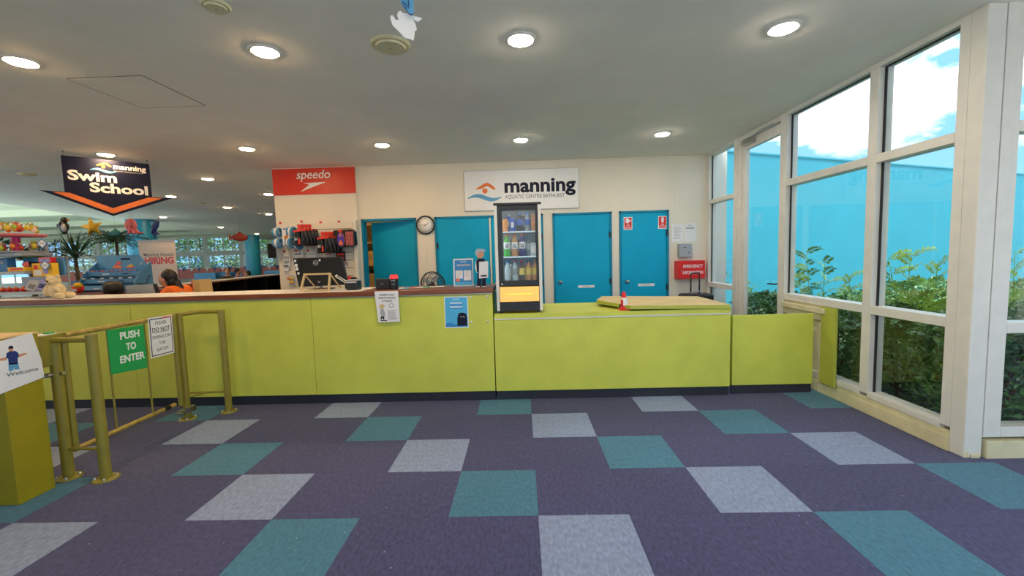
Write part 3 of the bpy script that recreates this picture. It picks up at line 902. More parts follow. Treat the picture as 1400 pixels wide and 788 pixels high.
# ================================================================== WALL SIGNS
def logo(fr, cx, cy, s, parent, d):
    """orange swimmer arm and head over a blue wave"""
    arm = []
    o_ = [(-.48, .02), (-.40, .13), (-.02, .42), (.10, .45), (.24, .36), (.46, .10), (.48, -.02), (.40, -.03), (.12, .21), (.05, .22), (-.16, .08), (-.40, .02)]
    MB().prism(fr, [(cx+x*s, cy+y*s*.72+.02*s) for x, y in o_], d, d+.0008).build('logo_arm', M['orange'], parent)
    MB().prism(fr, [(cx-.03*s+.125*s*math.cos(t), cy-.04*s+.125*s*math.sin(t)) for t in [k*math.pi/10 for k in range(20)]], d, d+.0008).build('logo_head', M['orange'], parent)
    top, bot = [], []
    for k in range(25):
        x = -.86+1.62*k/24
        yy = -.36+.10*math.sin((x+.05)*4.0+math.pi)
        th = .085*math.sin(math.pi*min(1, max(.04, k/24)))+.02
        top.append((cx+x*s, cy+(yy+th)*s)); bot.append((cx+x*s, cy+(yy-th)*s))
    MB().prism(fr, top+bot[::-1], d, d+.0008).build('logo_wave', M['logoblue'], parent)
fw = Fr((0, YB, 0), (1, 0, 0))
ms = thing('centre_name_sign', (1.98, YB, 2.155), 'large white sign board with navy lettering and swimmer logo on the back wall', 'sign')
rect_part('board', M['white'], ms, fw, 1.075, 2.875, 2.155, 2.775, .004, .022, .002)
rect_part('edge', M['lgrey'], ms, fw, 1.068, 2.882, 2.148, 2.782, .002, .016)
text('manning', .30, fw, 1.70, 2.43, .0225, M['navy'], ms, bold=.032, align='LEFT', fit=1.12)
text('AQUATIC CENTRE BATHURST', .082, fw, 1.715, 2.33, .0225, M['greyp'], ms, align='LEFT', fit=.94, bold=.006)
logo(fw, 1.41, 2.475, .33, ms, .0225)
rs = thing('red_swimwear_banner', (-1.3, YB-.06, 2.48), 'red rectangular brand banner at the top of the display wall', 'sign')
fs = Fr((0, YB-.0615, 0), (1, 0, 0))
rect_part('board', M['red'], rs, fs, -1.95, -.635, 2.49, 2.895, .0, .015, .001)
text('speedo', .19, fs, -1.30, 2.735, .0165, M['white'], rs, shear=.2, bold=.012, fit=.54)
MB().prism(fs, [(-1.46, 2.665), (-1.13, 2.675), (-1.10, 2.67), (-1.26, 2.62), (-1.52, 2.53), (-1.40, 2.615), (-1.37, 2.635), (-1.39, 2.65)], .0155, .0163).build('logo_flash', M['white'], rs)
# clock
ck = thing('wall_clock', (.43, YB, 1.81), 'round black rimmed wall clock between the open door and the double door', 'clock')
fcg = Fr((.432, YB, 1.957), (1, 0, 0))
MB().lathe([(.150, 0), (.152, .012), (.148, .03), (.134, .034), (.130, .022), (.130, .012)], (.432, YB, 1.957), d=(0, -1, 0), n=40).build('rim', M['black'], ck)
MB().lathe([(.131, .010), (.131, .016), (.001, .0162)], (.432, YB, 1.957), d=(0, -1, 0), n=40).build('dial', M['white'], ck)
for h in range(1, 13):
    a_ = math.pi/2-h*math.pi/6
    text(str(h), .032, fcg, .102*math.cos(a_), .102*math.sin(a_)-.012, .0168, M['black'], ck, name='numeral', bold=.01)
def hand(L, wd, ang):
    ca, sa = math.cos(ang), math.sin(ang)
    pr = [(-.02, -wd), (L, -wd*.4), (L, wd*.4), (-.02, wd)]
    MB().prism(fcg, [(x*ca-y*sa, x*sa+y*ca) for x, y in pr], .0185, .0195).build('hand', M['black'], ck)
hand(.065, .005, math.radians(38)); hand(.105, .0035, math.radians(178))
text('DLX', .022, fcg, 0, .035, .0168, M['greyp'], ck) if False else None
# fire signs on the last door
fd = Fr((0, YB-.006, 0), (1, 0, 0))
def fire_sign(x, label, kind):
    t = thing('fire_safety_sign', (x, YB-.006, 1.79), label, 'sign')
    rect_part('plate', M['paper'], t, fd, x-.068, x+.068, 1.785, 1.985, .001, .004, .001)
    rect_part('red_field', M['redbox'], t, fd, x-.056, x+.056, 1.837, 1.975, .004, .005)
    if kind == 'hose':
        MB().prism(fd, [(x-.035, 1.965), (x+.005, 1.965), (x+.03, 1.93), (x+.04, 1.945), (x+.045, 1.915), (x+.02, 1.91), (x+.0, 1.885), (x-.035, 1.9)], .005, .0058).build('pictogram', M['white'], t)
    else:
        MB().prism(fd, [(x-.018, 1.885), (x+.018, 1.885), (x+.02, 1.95), (x+.008, 1.968), (x-.008, 1.968), (x-.02, 1.95)], .005, .0058).build('pictogram', M['white'], t)
    text('FIRE', .026, fd, x, 1.848, .0052, M['white'], t, bold=.02)
    rect_part('red_band', M['redbox'], t, fd, x-.056, x+.056, 1.797, 1.833, .004, .005)
    text('HOSE REEL' if kind == 'hose' else 'EXTINGUISHER', .024 if kind == 'hose' else .0185, fd, x, 1.806, .0052, M['white'], t, bold=.02, sx=.85)
fire_sign(3.645, 'red fire sign with hose pictogram at the top left of the last teal door', 'hose')
fire_sign(4.185, 'red fire sign with extinguisher pictogram at the top right of the last teal door', 'ext')
# papers, grey box, red cabinet
def sheet_text(t, fr, x0, x1, ys, mt=None, h=.004, d=.0016):
    b = MB()
    for y in ys:
        e = x1-(x1-x0)*random.uniform(0, .35)
        b.prism(fr, fr.rect(x0, e, y, y+h), d, d+.0004)
    o = b.build('text_lines', mt or M['greyp'], t); o['kind'] = 'stuff'
pa = thing('notice_sheet', (4.42, YB, 1.58), 'white typed notice taped to the wall, the left of two above the grey box', 'notice')
rect_part('sheet', M['paper'], pa, fw, 4.335, 4.515, 1.575, 1.86, .001, .0025)
sheet_text(pa, fw, 4.36, 4.49, [1.80-.022*k for k in range(9)], d=.0026); text('EMERGENCY', .016, fw, 4.43, 1.83, .0026, M['greyp'], pa) if False else None
pb = thing('notice_sheet', (4.62, YB, 1.58), 'white notice with a small grey chart, the right of two above the grey box', 'notice')
rect_part('sheet', M['paper'], pb, fw, 4.53, 4.71, 1.575, 1.86, .001, .0025)
rect_part('printed_table', M['lgrey'], pb, fw, 4.555, 4.685, 1.77, 1.80, .0026, .003)
sheet_text(pb, fw, 4.59, 4.66, [1.83, 1.82], d=.0026)
gb_ = thing('grey_key_box', (4.52, YB, 1.30), 'small grey metal box with keyhole above the red cabinet', 'box')
MB().box(4.42, 4.62, YB-.08, YB, 1.325, 1.54).build('body', M['grey'], gb_, .004)
MB().box(4.428, 4.612, YB-.086, YB-.08, 1.333, 1.532).build('door', M['grey'], gb_, .002)
MB().lathe([(.008, 0), (.008, .006)], (4.57, YB-.086, 1.40), d=(0, -1, 0), n=10).build('keyhole', M['black'], gb_)
MB().box(4.485, 4.53, YB-.088, YB-.086, 1.475, 1.483).build('slot', M['black'], gb_)
rc = thing('emergency_cabinet', (4.58, YB, .98), 'red wall cabinet lettered EMERGENCY INFORMATION', 'cabinet')
MB().box(4.37, 4.80, YB-.14, YB, .99, 1.275).build('body', M['redbox'], rc, .004)
MB().box(4.40, 4.797, YB-.148, YB-.14, .995, 1.27).build('door', M['redbox'], rc, .002)
fe = Fr((0, YB-.148, 0), (1, 0, 0))
text('EMERGENCY', .068, fe, 4.61, 1.165, .0006, M['white'], rc, bold=.012, fit=.30)
text('INFORMATION', .068, fe, 4.61, 1.065, .0006, M['white'], rc, bold=.012, fit=.31)
MB().lathe([(.012, 0), (.012, .01), (.002, .012)], (4.43, YB-.148, 1.12), d=(0, -1, 0), n=10).build('lock', M['chrome'], rc)
MB().box(4.70, 4.78, YB-.05, YB, 2.84, 2.88)
# suitcase
su = thing('black_suitcase', (4.38, 1.72, 0), 'black wheeled case with raised handle standing beneath the red cabinet', 'suitcase')
MB().box(4.17, 4.585, 1.60, 1.85, .05, .83).build('shell', M['black'], su, .03)
MB().box(4.155, 4.60, 1.585, 1.865, .58, .61).build('zip_band', M['dark_metal'], su, .01)
MB().tube([(4.315, 1.74, .82), (4.315, 1.74, 1.10), (4.325, 1.74, 1.115), (4.425, 1.74, 1.115), (4.435, 1.74, 1.10), (4.435, 1.74, .82)], .011, 8).build('pull_handle', M['blackg'], su)
MB().tube([(4.30, 1.70, .825), (4.32, 1.70, .86), (4.43, 1.70, .86), (4.45, 1.70, .825)], .009, 8).build('grab_handle', M['grey'], su)
for x in (4.2, 4.55):
    MB().lathe([(.04, -.012), (.04, .012)], (x, 1.80, .04), axis='x', n=14).build('wheel', M['black'], su)
# bottle jack
jk = thing('bottle_jack', at(853, 424, 'z', .868), 'small red bottle jack beside the loose flap on the low counter', 'jack')
jx, jy, jz = jk.location
MB().box(jx-.05, jx+.055, jy-.045, jy+.045, jz, jz+.016).box(jx-.04, jx+.045, jy-.035, jy+.035, jz+.016, jz+.035).build('base', M['redbox'], jk, .004)
MB().lathe([(.032, .03), (.030, .10), (.024, .115), (.024, .15), (.018, .165), (.018, .175), (.010, .182)], (jx, jy, jz), n=20).build('cylinder', M['redbox'], jk)
MB().lathe([(.0335, .045), (.0315, .125)], (jx+.004, jy, jz), n=20, cap=False).build('label_print', M['paper'], jk)
MB().tube([(jx-.045, jy-.02, jz+.03), (jx-.045, jy-.02, jz+.06)], .008, 8).build('pump_socket', M['dark_metal'], jk)

# ================================================================== CEILING FITTINGS
M['lamp'] = mat('downlight_neutral', (255, 240, 215), .5, emit=(255, 238, 214), estr=LAMP, var=0)
M['lampw'] = mat('downlight_warm', (255, 220, 170), .5, emit=(255, 208, 146), estr=LAMP, var=0)
def downlight(x, y, label, r=.085):
    t = thing('ceiling_light', (x, y, CZ), label, 'light', 'recessed downlights')
    MB().lathe([(r+.022, 0), (r+.022, -.004), (r+.006, -.012), (r, -.010)], (x, y, CZ), n=28, cap=False).build('trim_ring', M['white_al'], t)
    MB().lathe([(.001, -.024), (r*.6, -.022), (r*.9, -.016), (r, -.006)][::-1], (x, y, CZ), n=28).build('diffuser', M['lamp'] if x > 1 else M['lampw'], t)
names = {
 (29, 86): 'bright downlight at the left edge above the ceiling hatch', (363, 72): 'front-row downlight left of the large round vent',
 (711, 56): 'front-row downlight nearest the middle of the ceiling', (1070, 40): 'front-row downlight nearest the windows',
 (145, 212): 'downlight just above the hanging arrow sign', (337, 204): 'second-row downlight left of the red banner',
 (523, 199): 'second-row downlight above the open door', (712, 192): 'second-row downlight above the white name sign',
 (905, 184): 'second-row downlight nearest the windows', (284, 245): 'third-row downlight right of the arrow sign',
 (367, 266): 'downlight close to the left edge of the red banner', (234, 269): 'downlight at the right tip of the arrow sign',
 (311, 284): 'downlight above the far pool windows', (223, 297): 'downlight beside the left blue column',
 (367, 293): 'lower downlight near the end of the display wall', (302, 311): 'far small downlight over the pool windows', (351, 320): 'farthest downlight near the right blue column'}
for (px, py), nm in names.items():
    p = at(px, py, 'z', CZ-.01)
    downlight(round(p.x, 2), round(p.y, 2), nm)
# lights of the same grid behind the camera
for x in (.19, 1.98, 3.76, 5.6, 7.4):
    for y in (-3.75,):
        downlight(x, y, 'downlight in the same grid behind the viewer')
for x, y in ((5.9, -1.9), (7.7, -1.9), (-3.4, -1.2), (-5.2, -1.2), (-5.2, 1.3)):
    if not (x > 5): downlight(x, y, 'downlight left of the frame over the desk end')
def disc(px, py, r, label, nm):
    p = at(px, py, 'z', CZ-.01)
    t = thing(nm, (p.x, p.y, CZ), label, 'vent')
    b = MB(); b.lathe([(.001, -.026), (r*.72, -.026), (r*.75, -.014), (r*.92, -.014), (r, -.004), (r, 0)][::-1], (p.x, p.y, CZ), n=40); b.sm = [False]*len(b.f); b.build('cover', M['cream_old'], t)
    MB().lathe([(.001, -.028), (.005, -.027), (.005, -.02)][::-1], (p.x, p.y, CZ), n=8).build('screw', M['dark_metal'], t)
disc(534, 63, .135, 'large round cream vent cover in front of the paper cut-out', 'ceiling_vent')
disc(295, 9, .075, 'small round cream detector at the top edge of the ceiling', 'ceiling_sensor')
disc(37, 239, .11, 'thin round ceiling disc left of the arrow sign', 'ceiling_vent')
disc(275, 278, .11, 'faint round ceiling disc right of the arrow sign tip', 'ceiling_vent')
disc(960, 216, .04, 'tiny sensor in the corner by the window', 'ceiling_sensor')
# access hatch: recessed joint lines round a flush panel
ha = thing('ceiling_hatch', (-1.25, -.58, CZ), 'flush square access hatch in the ceiling at the left', 'hatch')
hx0, hx1, hy0, hy1 = -1.545, -.95, -.91, -.255
M['joint'] = mat('shadow_joint', (96, 92, 84), .9, var=.05)
MB().box(hx0, hx1, hy0, hy1, CZ-.0025, CZ).build('panel', M['ceil'], ha)
for k, (a0, a1, b0, b1) in enumerate(((hx0-.008, hx0, hy0, hy1), (hx1, hx1+.008, hy0, hy1), (hx0, hx1, hy0-.008, hy0), (hx0, hx1, hy1, hy1+.008))):
    MB().box(a0, a1, b0, b1, CZ-.0015, CZ).build('joint', M['joint'], ha)

# ================================================================== HANGING ARROW SIGN
SA = Vector((-3.794, 1.057, 0)); SB = Vector((-3.239, 1.678, 0))
fz = Fr(SA, SB-SA)
sg = thing('hanging_arrow_sign', tuple(SA+(SB-SA)*.5)[:2]+(2.12,), 'navy down-arrow sign with orange chevron hung from the ceiling, reading Swim School', 'sign')
MB().prism(fz, [(0, 2.855), (0, 2.40), (-.218, 2.405), (.43, 2.118), (1.085, 2.405), (.85, 2.40), (.85, 2.855)], -.006, 0).build('board', M['navy'], sg)
MB().prism(fz, [(-.105, 2.393), (.045, 2.393), (.432, 2.222), (.812, 2.393), (.965, 2.393), (.432, 2.150)], 0, .0012).build('chevron', M['orange'], sg)
text('Swim', .168, fz, .04, 2.565, .0006, M['white'], sg, bold=.035, fit=.46, align='LEFT')
text('School', .168, fz, .23, 2.425, .0006, M['white'], sg, bold=.035, fit=.58, align='LEFT')
text('manning', .092, fz, .473, 2.745, .0006, M['white'], sg, bold=.03, fit=.335, align='LEFT')
text('AQUATIC CENTRE BATHURST', .024, fz, .475, 2.708, .0006, M['lgrey'], sg, align='LEFT', fit=.30)
logo(fz, .385, 2.765, .155, sg, .0004)
for a_ in (.02, .83):
    MB().tube([fz.p(a_, 2.85, -.003), fz.p(a_, CZ, -.003)], .0015, 5).lathe([(.008, 0), (.008, -.008)], fz.p(a_, CZ, -.003), n=8).build('wire', M['dark_metal'], sg)

# ---- hanging sea creatures on line
def hang(name, px, py, y, label, cat, build):
    c = at(px, py, 'y', y)
    t = thing(name, c, label, cat)
    build(t, c)
    MB().tube([(c.x, c.y, c.z+.02), (c.x, c.y, CZ)], .0012, 4).build('line', M['lgrey'], t)
def f_at(c, ang=0): return Fr(c, (math.cos(ang), math.sin(ang), 0))
def penguin(t, c):
    b = MB(); b.ell(c, (.065, .05, .10)).ell((c.x+.02, c.y, c.z+.10), (.045, .042, .042)).build('body', M['black'], t)
    MB().ell((c.x+.035, c.y-.03, c.z-.02), (.035, .028, .065)).build('belly', M['pink'] if False else M['lgrey'], t)
    MB().ell((c.x+.075, c.y, c.z+.10), (.03, .015, .012)).build('beak', M['orange'], t)
    for s in (-1, 1):
        MB().ell((c.x+.065*s, c.y-.01, c.z+.01), (.035, .012, .04)).build('flipper', M['black'], t)
    MB().ell((c.x, c.y, c.z-.10), (.055, .02, .015)).build('foot', M['black'], t)
hang('hanging_penguin', 87, 310, 2.2, 'small black plush penguin hanging left of the yellow starfish', 'plush', penguin)
def star(t, c):
    f = f_at(c, .25)
    pl = []
    for k in range(10):
        r = .155 if k % 2 == 0 else .065
        a_ = math.radians(100+36*k)
        pl.append((r*math.cos(a_), r*math.sin(a_)))
    b = MB()
    n = 10
    vs = [f.p(u, v, 0) for u, v in pl]+[f.p(0, 0, .04), f.p(0, 0, -.03)]
    b.add(vs, [(i, (i+1) % n, n) for i in range(n)]+[((i+1) % n, i, n+1) for i in range(n)], 0, True)
    b.build('body', M['yellow'], t)
hang('hanging_starfish', 126, 311, 2.0, 'yellow plush starfish hanging in front of the palm', 'plush', star)
def fish(mt, s, ang=0):
    def g(t, c):
        f = f_at(c, ang)
        prof = [(-.12, .0), (-.09, .04), (-.02, .062), (.06, .05), (.11, .01)]
        b = MB()
        R = Matrix.Rotation(ang, 3, 'Z')
        b.ell(c, (.11*s, .03*s, .06*s), rot=R); b.build('body', mt, t)
        MB().prism(f, [(-.09*s, 0), (-.16*s, .06*s), (-.14*s, 0), (-.16*s, -.06*s)], -.006, .006).build('tail', mt, t)
        MB().prism(f, [(-.04*s, .05*s), (0, .1*s), (.05*s, .05*s)], -.005, .005).build('fin', mt, t)
        MB().ell(f.p(.07*s, .015*s, .02*s), (.01, .01, .01), 8, 6).build('eye', M['black'], t)
    return g
hang('hanging_fish', 158, 319, 2.4, 'dark teal plush fish hanging between starfish and pink squid', 'plush', fish(M['tealp'], .8))
def squid(t, c):
    MB().ell((c.x-.02, c.y, c.z+.04), (.085, .06, .105)).build('body', M['pink'], t)
    b = MB()
    for k in range(6):
        a_ = k*1.05
        b.tube([(c.x+.04*math.cos(a_), c.y+.03*math.sin(a_), c.z-.03), (c.x+.08*math.cos(a_)+.02, c.y+.05*math.sin(a_), c.z-.08), (c.x+.10*math.cos(a_)+.06, c.y+.06*math.sin(a_), c.z-.075)], [.022, .018, .008], 8)
    b.build('tentacles', M['pink'], t)
    for s in (-1, 1): MB().ell((c.x+.01+.03*s, c.y-.055, c.z+.02), (.01, .008, .012), 8, 6).build('eye', M['black'], t)
hang('hanging_squid', 181, 312, 2.1, 'pink plush squid hanging left of the blue column', 'plush', squid)
def marlin(t, c):
    R = Matrix.Rotation(-1.0, 3, 'Y')
    MB().ell(c, (.12, .03, .04), rot=R).build('body', M['dblue'], t)
    f = f_at(c, 0)
    MB().prism(f, [(-.06, -.08), (-.02, -.17), (.0, -.11), (.08, -.12), (.0, -.06)], -.006, .006).build('tail', M['dblue'], t)
    MB().tube([f.p(.05, .10, 0), f.p(.10, .2, 0)], [.008, .002], 6).build('bill', M['lgrey'], t)
    MB().prism(f, [(-.05, .02), (-.08, .09), (0, .09)], -.004, .004).build('fin', M['logoblue'], t)
hang('hanging_swordfish', 212, 311, 2.3, 'small blue plush swordfish hanging in front of the left column', 'plush', marlin)
hang('hanging_red_fish', 328, 325, 9.0, 'dark red fish shape hanging in front of the far pool windows', 'plush', fish(mat('brick_red', (150, 52, 40), .6), 2.0, .6))
# paper cut-outs near the viewer
c0 = at(553, 30, 'z', 2.45)
fk = Fr(c0, (1, 0, 0), (0, .0, 1))
pc = thing('paper_cutout', c0, 'white paper cut-out hanging from the ceiling beside the round vent', 'decoration')
def pxy(pts, c, y):
    return [(at(px, py, 'y', y).x-c.x, at(px, py, 'y', y).z-c.z) for px, py in pts]
MB().prism(fk, pxy([(545, 16), (548, 15), (551, 18), (562, 19.5), (567, 22), (573, 24), (577, 25), (575, 28), (571, 30), (566, 27), (563.5, 24), (568, 33), (570, 41), (567, 43), (566, 52), (565, 56), (562, 54), (557, 53), (553, 52), (548, 46), (543, 41), (537, 35), (534, 26), (534, 22), (537, 21), (540, 25), (542, 28), (545, 27), (543, 21)], c0, c0.y), -.002, .002).build('white_card', M['white'], pc)
MB().tube([c0+Vector((0, 0, .08)), (c0.x, c0.y, CZ)], .001, 4).build('line', M['lgrey'], pc)
pc2 = thing('blue_cutout', c0+Vector((0, -.03, .06)), 'blue paper cut-out with dark outlines at the top edge, above the white one', 'decoration')
fk2 = Fr(c0+Vector((0, -.03, 0)), (1, 0, 0))
MB().prism(fk2, pxy([(546, -14), (566, -16), (565, 2), (566, 18), (563, 21), (559, 20), (556, 15), (551, 10), (548, 4)], c0, c0.y-.03), -.002, .002).build('blue_card', M['logoblue'], pc2)
b = MB()
for a0, a1 in (((550, 2), (556, 14)), ((553, 3), (559, 11)), ((556, 15), (560, 20)), ((560, 20), (564, 19)), ((558, 0), (559, 8))):
    p0, p1 = at(*a0, 'y', c0.y-.034), at(*a1, 'y', c0.y-.034)
    b.tube([p0, p1], .002, 5)
b.build('outline', M['dblue'], pc2)
MB().tube([(c0.x, c0.y-.03, c0.z+.2), (c0.x, c0.y-.03, CZ)], .001, 4).build('line', M['lgrey'], pc2)

# ================================================================== ENTRY GATE
def olive_post(name, x, y, h, parent, r=.032):
    p = MB().tube([(x, y, .012), (x, y, h)], r, 20).build(name, M['olive'], parent)
    MB().lathe([(.072, 0), (.072, .01), (.06, .014), (r+.002, .016)], (x, y, 0), n=24).build('floor_flange', M['olive'], p)
    for a_ in (.6, 2.2, 3.8, 5.3):
        MB().lathe([(.010, .013), (.010, .024), (.002, .026)], (x+.055*math.cos(a_), y+.055*math.sin(a_), 0), n=6).build('bolt', M['chrome'], p)
    return p
g1 = thing('gate_post_frame', (-1.07, -1.52, 0), 'nearer olive two-post barrier frame carrying the gate control box', 'barrier')
olive_post('post', -.928, -1.524, 1.0, g1)
olive_post('post', -1.215, -1.50, .95, g1)
MB().tube([(-.93, -1.524, .965), (-1.20, -1.512, .965)], .020, 14).build('top_rail', M['olive'], g1)
MB().tube([(-.93, -1.524, .21), (-1.215, -1.50, .21)], .010, 10).build('lower_rail', M['olive'], g1)
bx_ = MB().box(-1.350, -1.200, -1.60, -1.42, .795, 1.005).build('control_box', M['olive'], g1, .006)
MB().lathe([(.02, 0), (.02, .012), (.012, .016)], (-1.27, -1.60, .845), d=(0, -1, 0), n=12).build('lock', M['dark_metal'], bx_)
MB().box(-1.295, -1.255, -1.585, -1.55, 1.005, 1.014).build('red_indicator', M['redbox'], bx_, .002)
MB().box(-1.25, -1.21, -1.53, -1.49, 1.005, 1.018).build('green_indicator', M['green'], bx_, .002)
MB().box(-1.295, -1.205, -1.585, -1.48, 1.0045, 1.009).build('indicator_plate', M['paper'], bx_)
MB().tube([(-1.215, -1.535, .735), (-1.215, -1.565, .735)], .014, 10).build('clamp_bolt', M['chrome'], g1)
MB().tube([(-1.185, -1.50, .735), (-1.165, -1.50, .735)], .014, 10).build('clamp_bolt', M['chrome'], g1)
tag(MB().tube([(-1.24, -1.535, .735), (-1.24, -1.628, .72)], .012, 10).build('tie_rod', M['lgrey'], g1), None)
# leaf
gt = thing('swing_gate', (-1.2, -1.0, .16), 'olive push gate with worn chipped rails, hung between the two post frames', 'gate')
M['worn'] = mat('worn_olive_rail', (160, 138, 66), .45, var=.4, scale=26, bump=.3, bscale=60, detail=6)
MB().tube([(-1.2, -1.452, .17), (-1.2, -1.452, .96)], .020, 14).build('hinge_stile', M['olive'], gt)
MB().tube([(-1.2, -.535, .16), (-1.2, -.535, 1.0)], .020, 14).build('end_stile', M['olive'], gt)
MB().tube([(-1.2, -1.44, .985), (-1.2, -.55, .985)], .018, 14).build('top_rail', M['worn'], gt)
MB().tube([(-1.2, -1.452, .18), (-1.2, -.60, .19)], .018, 14).build('bottom_rail', M['worn'], gt)
MB().tube([(-1.2, -.72, .188), (-1.2, -.66, .188)], .0195, 14).build('tape_band', M['black'], gt)
for y in (-1.148, -.828):
    MB().tube([(-1.2, y, .19), (-1.2, y, .985)], .007, 8).build('bar', M['olive'], gt)
# gate signs
fg_ = Fr((-1.18, 0, 0), (0, 1, 0))
ps = thing('push_sign', (-1.18, -1.01, .6), 'green PUSH TO ENTER sign fixed to the gate', 'sign')
MB().prism(fg_, [(-1.165, .628), (-.858, .598), (-.858, .958), (-1.165, .968)], -.004, 0).build('plate', M['green'], ps)
fgr = Fr((-1.18, 0, 0), (0, 1, -.03), (0, .03, 1))
for k, s in enumerate(('PUSH', 'TO', 'ENTER')):
    text(s, .078, fgr, -1.012+.004*k, .845-.092*k-.0, .0004, M['white'], ps, bold=.03, fit=(.165, .085, .215)[k])
dn = thing('gate_notice', (-1.176, -.71, .66), 'white notice with navy border asking people to leave the gate alone', 'notice')
fn = Fr((-1.172, 0, 0), (0, 1, -.02), (0, .02, 1))
rect_part('sheet', M['paper'], dn, fn, -.84, -.60, .65, .99, -.003, 0)
rect_part('border', M['navy'], dn, fn, -.83, -.61, .662, .978, 0, .0006)
rect_part('field', M['paper'], dn, fn, -.822, -.618, .670, .970, .0006, .0012)
rect_part('red_corner', M['red'], dn, fn, -.70, -.61, .972, .982, .0006, .0014)
for k, (s, z) in enumerate((('PLEASE', .925), ('DO NOT', .865), ('SWING ON', .805), ('THE', .752), ('GATE!!!', .697))):
    text(s, .040 if k != 1 else .050, fn, -.72, z, .0014, M['greyp'] if k != 1 else M['black'], dn, sx=.9, bold=.012)
rect_part('underline', M['black'], dn, fn, -.80, -.64, .856, .860, .0012, .0016)
# rear frame
g2 = thing('gate_catch_frame', (-1.08, -.37, 0), 'rear olive two-post frame near the desk where the gate closes', 'barrier')
olive_post('post', -1.218, -.452, 1.0, g2, .030)
olive_post('post', -.94, -.285, 1.0, g2, .030)
MB().tube([(-.94, -.285, .985), (-1.20, -.285, .985), (-1.24, -.30, .985)], .018, 12).build('top_rail', M['olive'], g2)
MB().tube([(-1.218, -.452, .985), (-1.15, -.285, .985)], .018, 12).build('top_brace', M['olive'], g2)
MB().tube([(-.94, -.285, .2), (-1.30, -.30, .2)], .009, 10).build('lower_rail', M['olive'], g2)
MB().tube([(-1.218, -.452, .2), (-1.14, -.29, .2)], .009, 10).build('lower_brace', M['olive'], g2)
ct = MB().box(-1.26, -1.13, -.51, -.46, .085, .10).box(-1.165, -1.13, -.53, -.45, .085, .135).box(-1.30, -1.22, -.50, -.45, .055, .07).build('catch_bracket', M['chrome'], g2, .002)
MB().box(-1.24, -1.218, -.56, -.50, .98, .992).build('gate_stop', M['olive'], g2) 
# pedestal
pd = thing('entry_pedestal', (-1.45, -1.72, 0), 'olive box pedestal at the left edge with a paper sign on it', 'pedestal')
MB().box(-1.90, -1.175, -1.825, -1.62, 0, 1.03).build('body', M['olive_flat'], pd, .003)
MB().box(-1.902, -1.173, -1.827, -1.618, 1.03, 1.04).build('top_board', M['pine'], pd, .002)
fpz = Fr((-1.170, 0, 0), (0, 1, 0))
wl = thing('welcome_sheet', (-1.170, -1.75, .72), 'white Welcome sheet with a figure in blue, hung on the pedestal', 'notice')
ctr = -1.765
MB().prism(fpz, [(-1.905, .700), (-1.615, .742), (-1.62, .86), (-1.655, 1.04), (-1.905, 1.01)], -.004, 0).build('sheet', M['paper'], wl)
def on_ped(px, py):
    p = at(px, py, 'x', -1.170); return (p.y, p.z)
def ped_poly(nm, pts, mt, d=.0):
    MB().prism(fpz, [on_ped(*p) for p in pts], d, d+.0006).build(nm, mt, wl)
ped_poly('printed_shorts', [(11.5, 498), (24, 496), (27, 505), (20, 506), (19, 502), (18, 507), (12, 508)], M['logoblue'])
ped_poly('printed_arm', [(8, 489), (9, 493), (-2, 494), (-3, 491)], M['skin'])
ped_poly('printed_arm', [(25, 485), (25, 489), (36, 485), (37, 483), (32, 483)], M['skin'])
ped_poly('printed_shirt', [(9, 483), (14, 480.5), (21, 480), (25, 483), (26, 488), (24, 489), (24.5, 498), (12, 499), (11, 490), (8, 491)], M['dblue'])
ped_poly('printed_head', [(12, 477), (17, 476), (18, 480), (15, 482), (12, 481)], M['skin'])
ped_poly('printed_cap', [(10.5, 477), (13, 473), (17, 473), (18.5, 476.5), (13, 477)], M['navy'], .0006)
fpt = Fr((-1.170, 0, 0), (0, 1, -.03), (0, .03, 1))
p0 = on_ped(9, 516)
text('Welcome', .034, Fr((-1.170, p0[0], p0[1]), (0, 1, -.02), (0, .02, 1)), 0, 0, .0004, M['greyp'], wl, align='LEFT', bold=.012, sx=1.25)
p0 = on_ped(35, 516.5)
text('prezi', .014, Fr((-1.170, p0[0], p0[1]), (0, 1, .0)), 0, 0, .0004, M['greyp'], wl, align='LEFT') if False else None

# ================================================================== ON THE DESK
ZT = 1.13
def cx(px, y, z=ZT): return at(px, 398, 'y', y).x
# notices on the desk front
fcn = Fr((0, YF-.022, 0), (1, 0, 0))
n1 = thing('photography_notice', (.565, YF-.022, .83), 'white notice with a small cartoon figure hanging from the timber edge', 'notice')
nx = .495
MB().prism(fcn, [(.505, 1.128), (.737, 1.128), (.742, .825), (.528, .822)], .0, .0015).build('sheet', M['paper'], n1)
for k, (s, z) in enumerate((('Disability Access', 1.085), ('Guide Photography', 1.055), ('in Progress', 1.025))):
    text(s, .026, fcn, .625, z, .0018, M['black'], n1, sx=.82, bold=.012)
MB().prism(fcn, [(.665+.022*math.cos(t), .985+.022*math.sin(t)) for t in [k*math.pi/9 for k in range(18)]], .0015, .002).build('printed_ring', M['greyp'], n1)
MB().prism(fcn, [(.665+.017*math.cos(t), .985+.017*math.sin(t)) for t in [k*math.pi/9 for k in range(18)]], .002, .0024).build('printed_ring', M['paper'], n1)
sheet_text(n1, fcn, .625, .725, [.935-.010*k for k in range(10)], h=.003, d=.0018)
MB().prism(fcn, [(.545, .99), (.575, 1.005), (.60, .99), (.59, .965), (.57, .955), (.55, .965)], .0015, .002).build('printed_hat', M['ply'], n1)
MB().prism(fcn, [(.555, .955), (.585, .955), (.60, .91), (.595, .88), (.56, .88), (.55, .91)], .0015, .002).build('printed_shirt', M['lgrey'], n1)
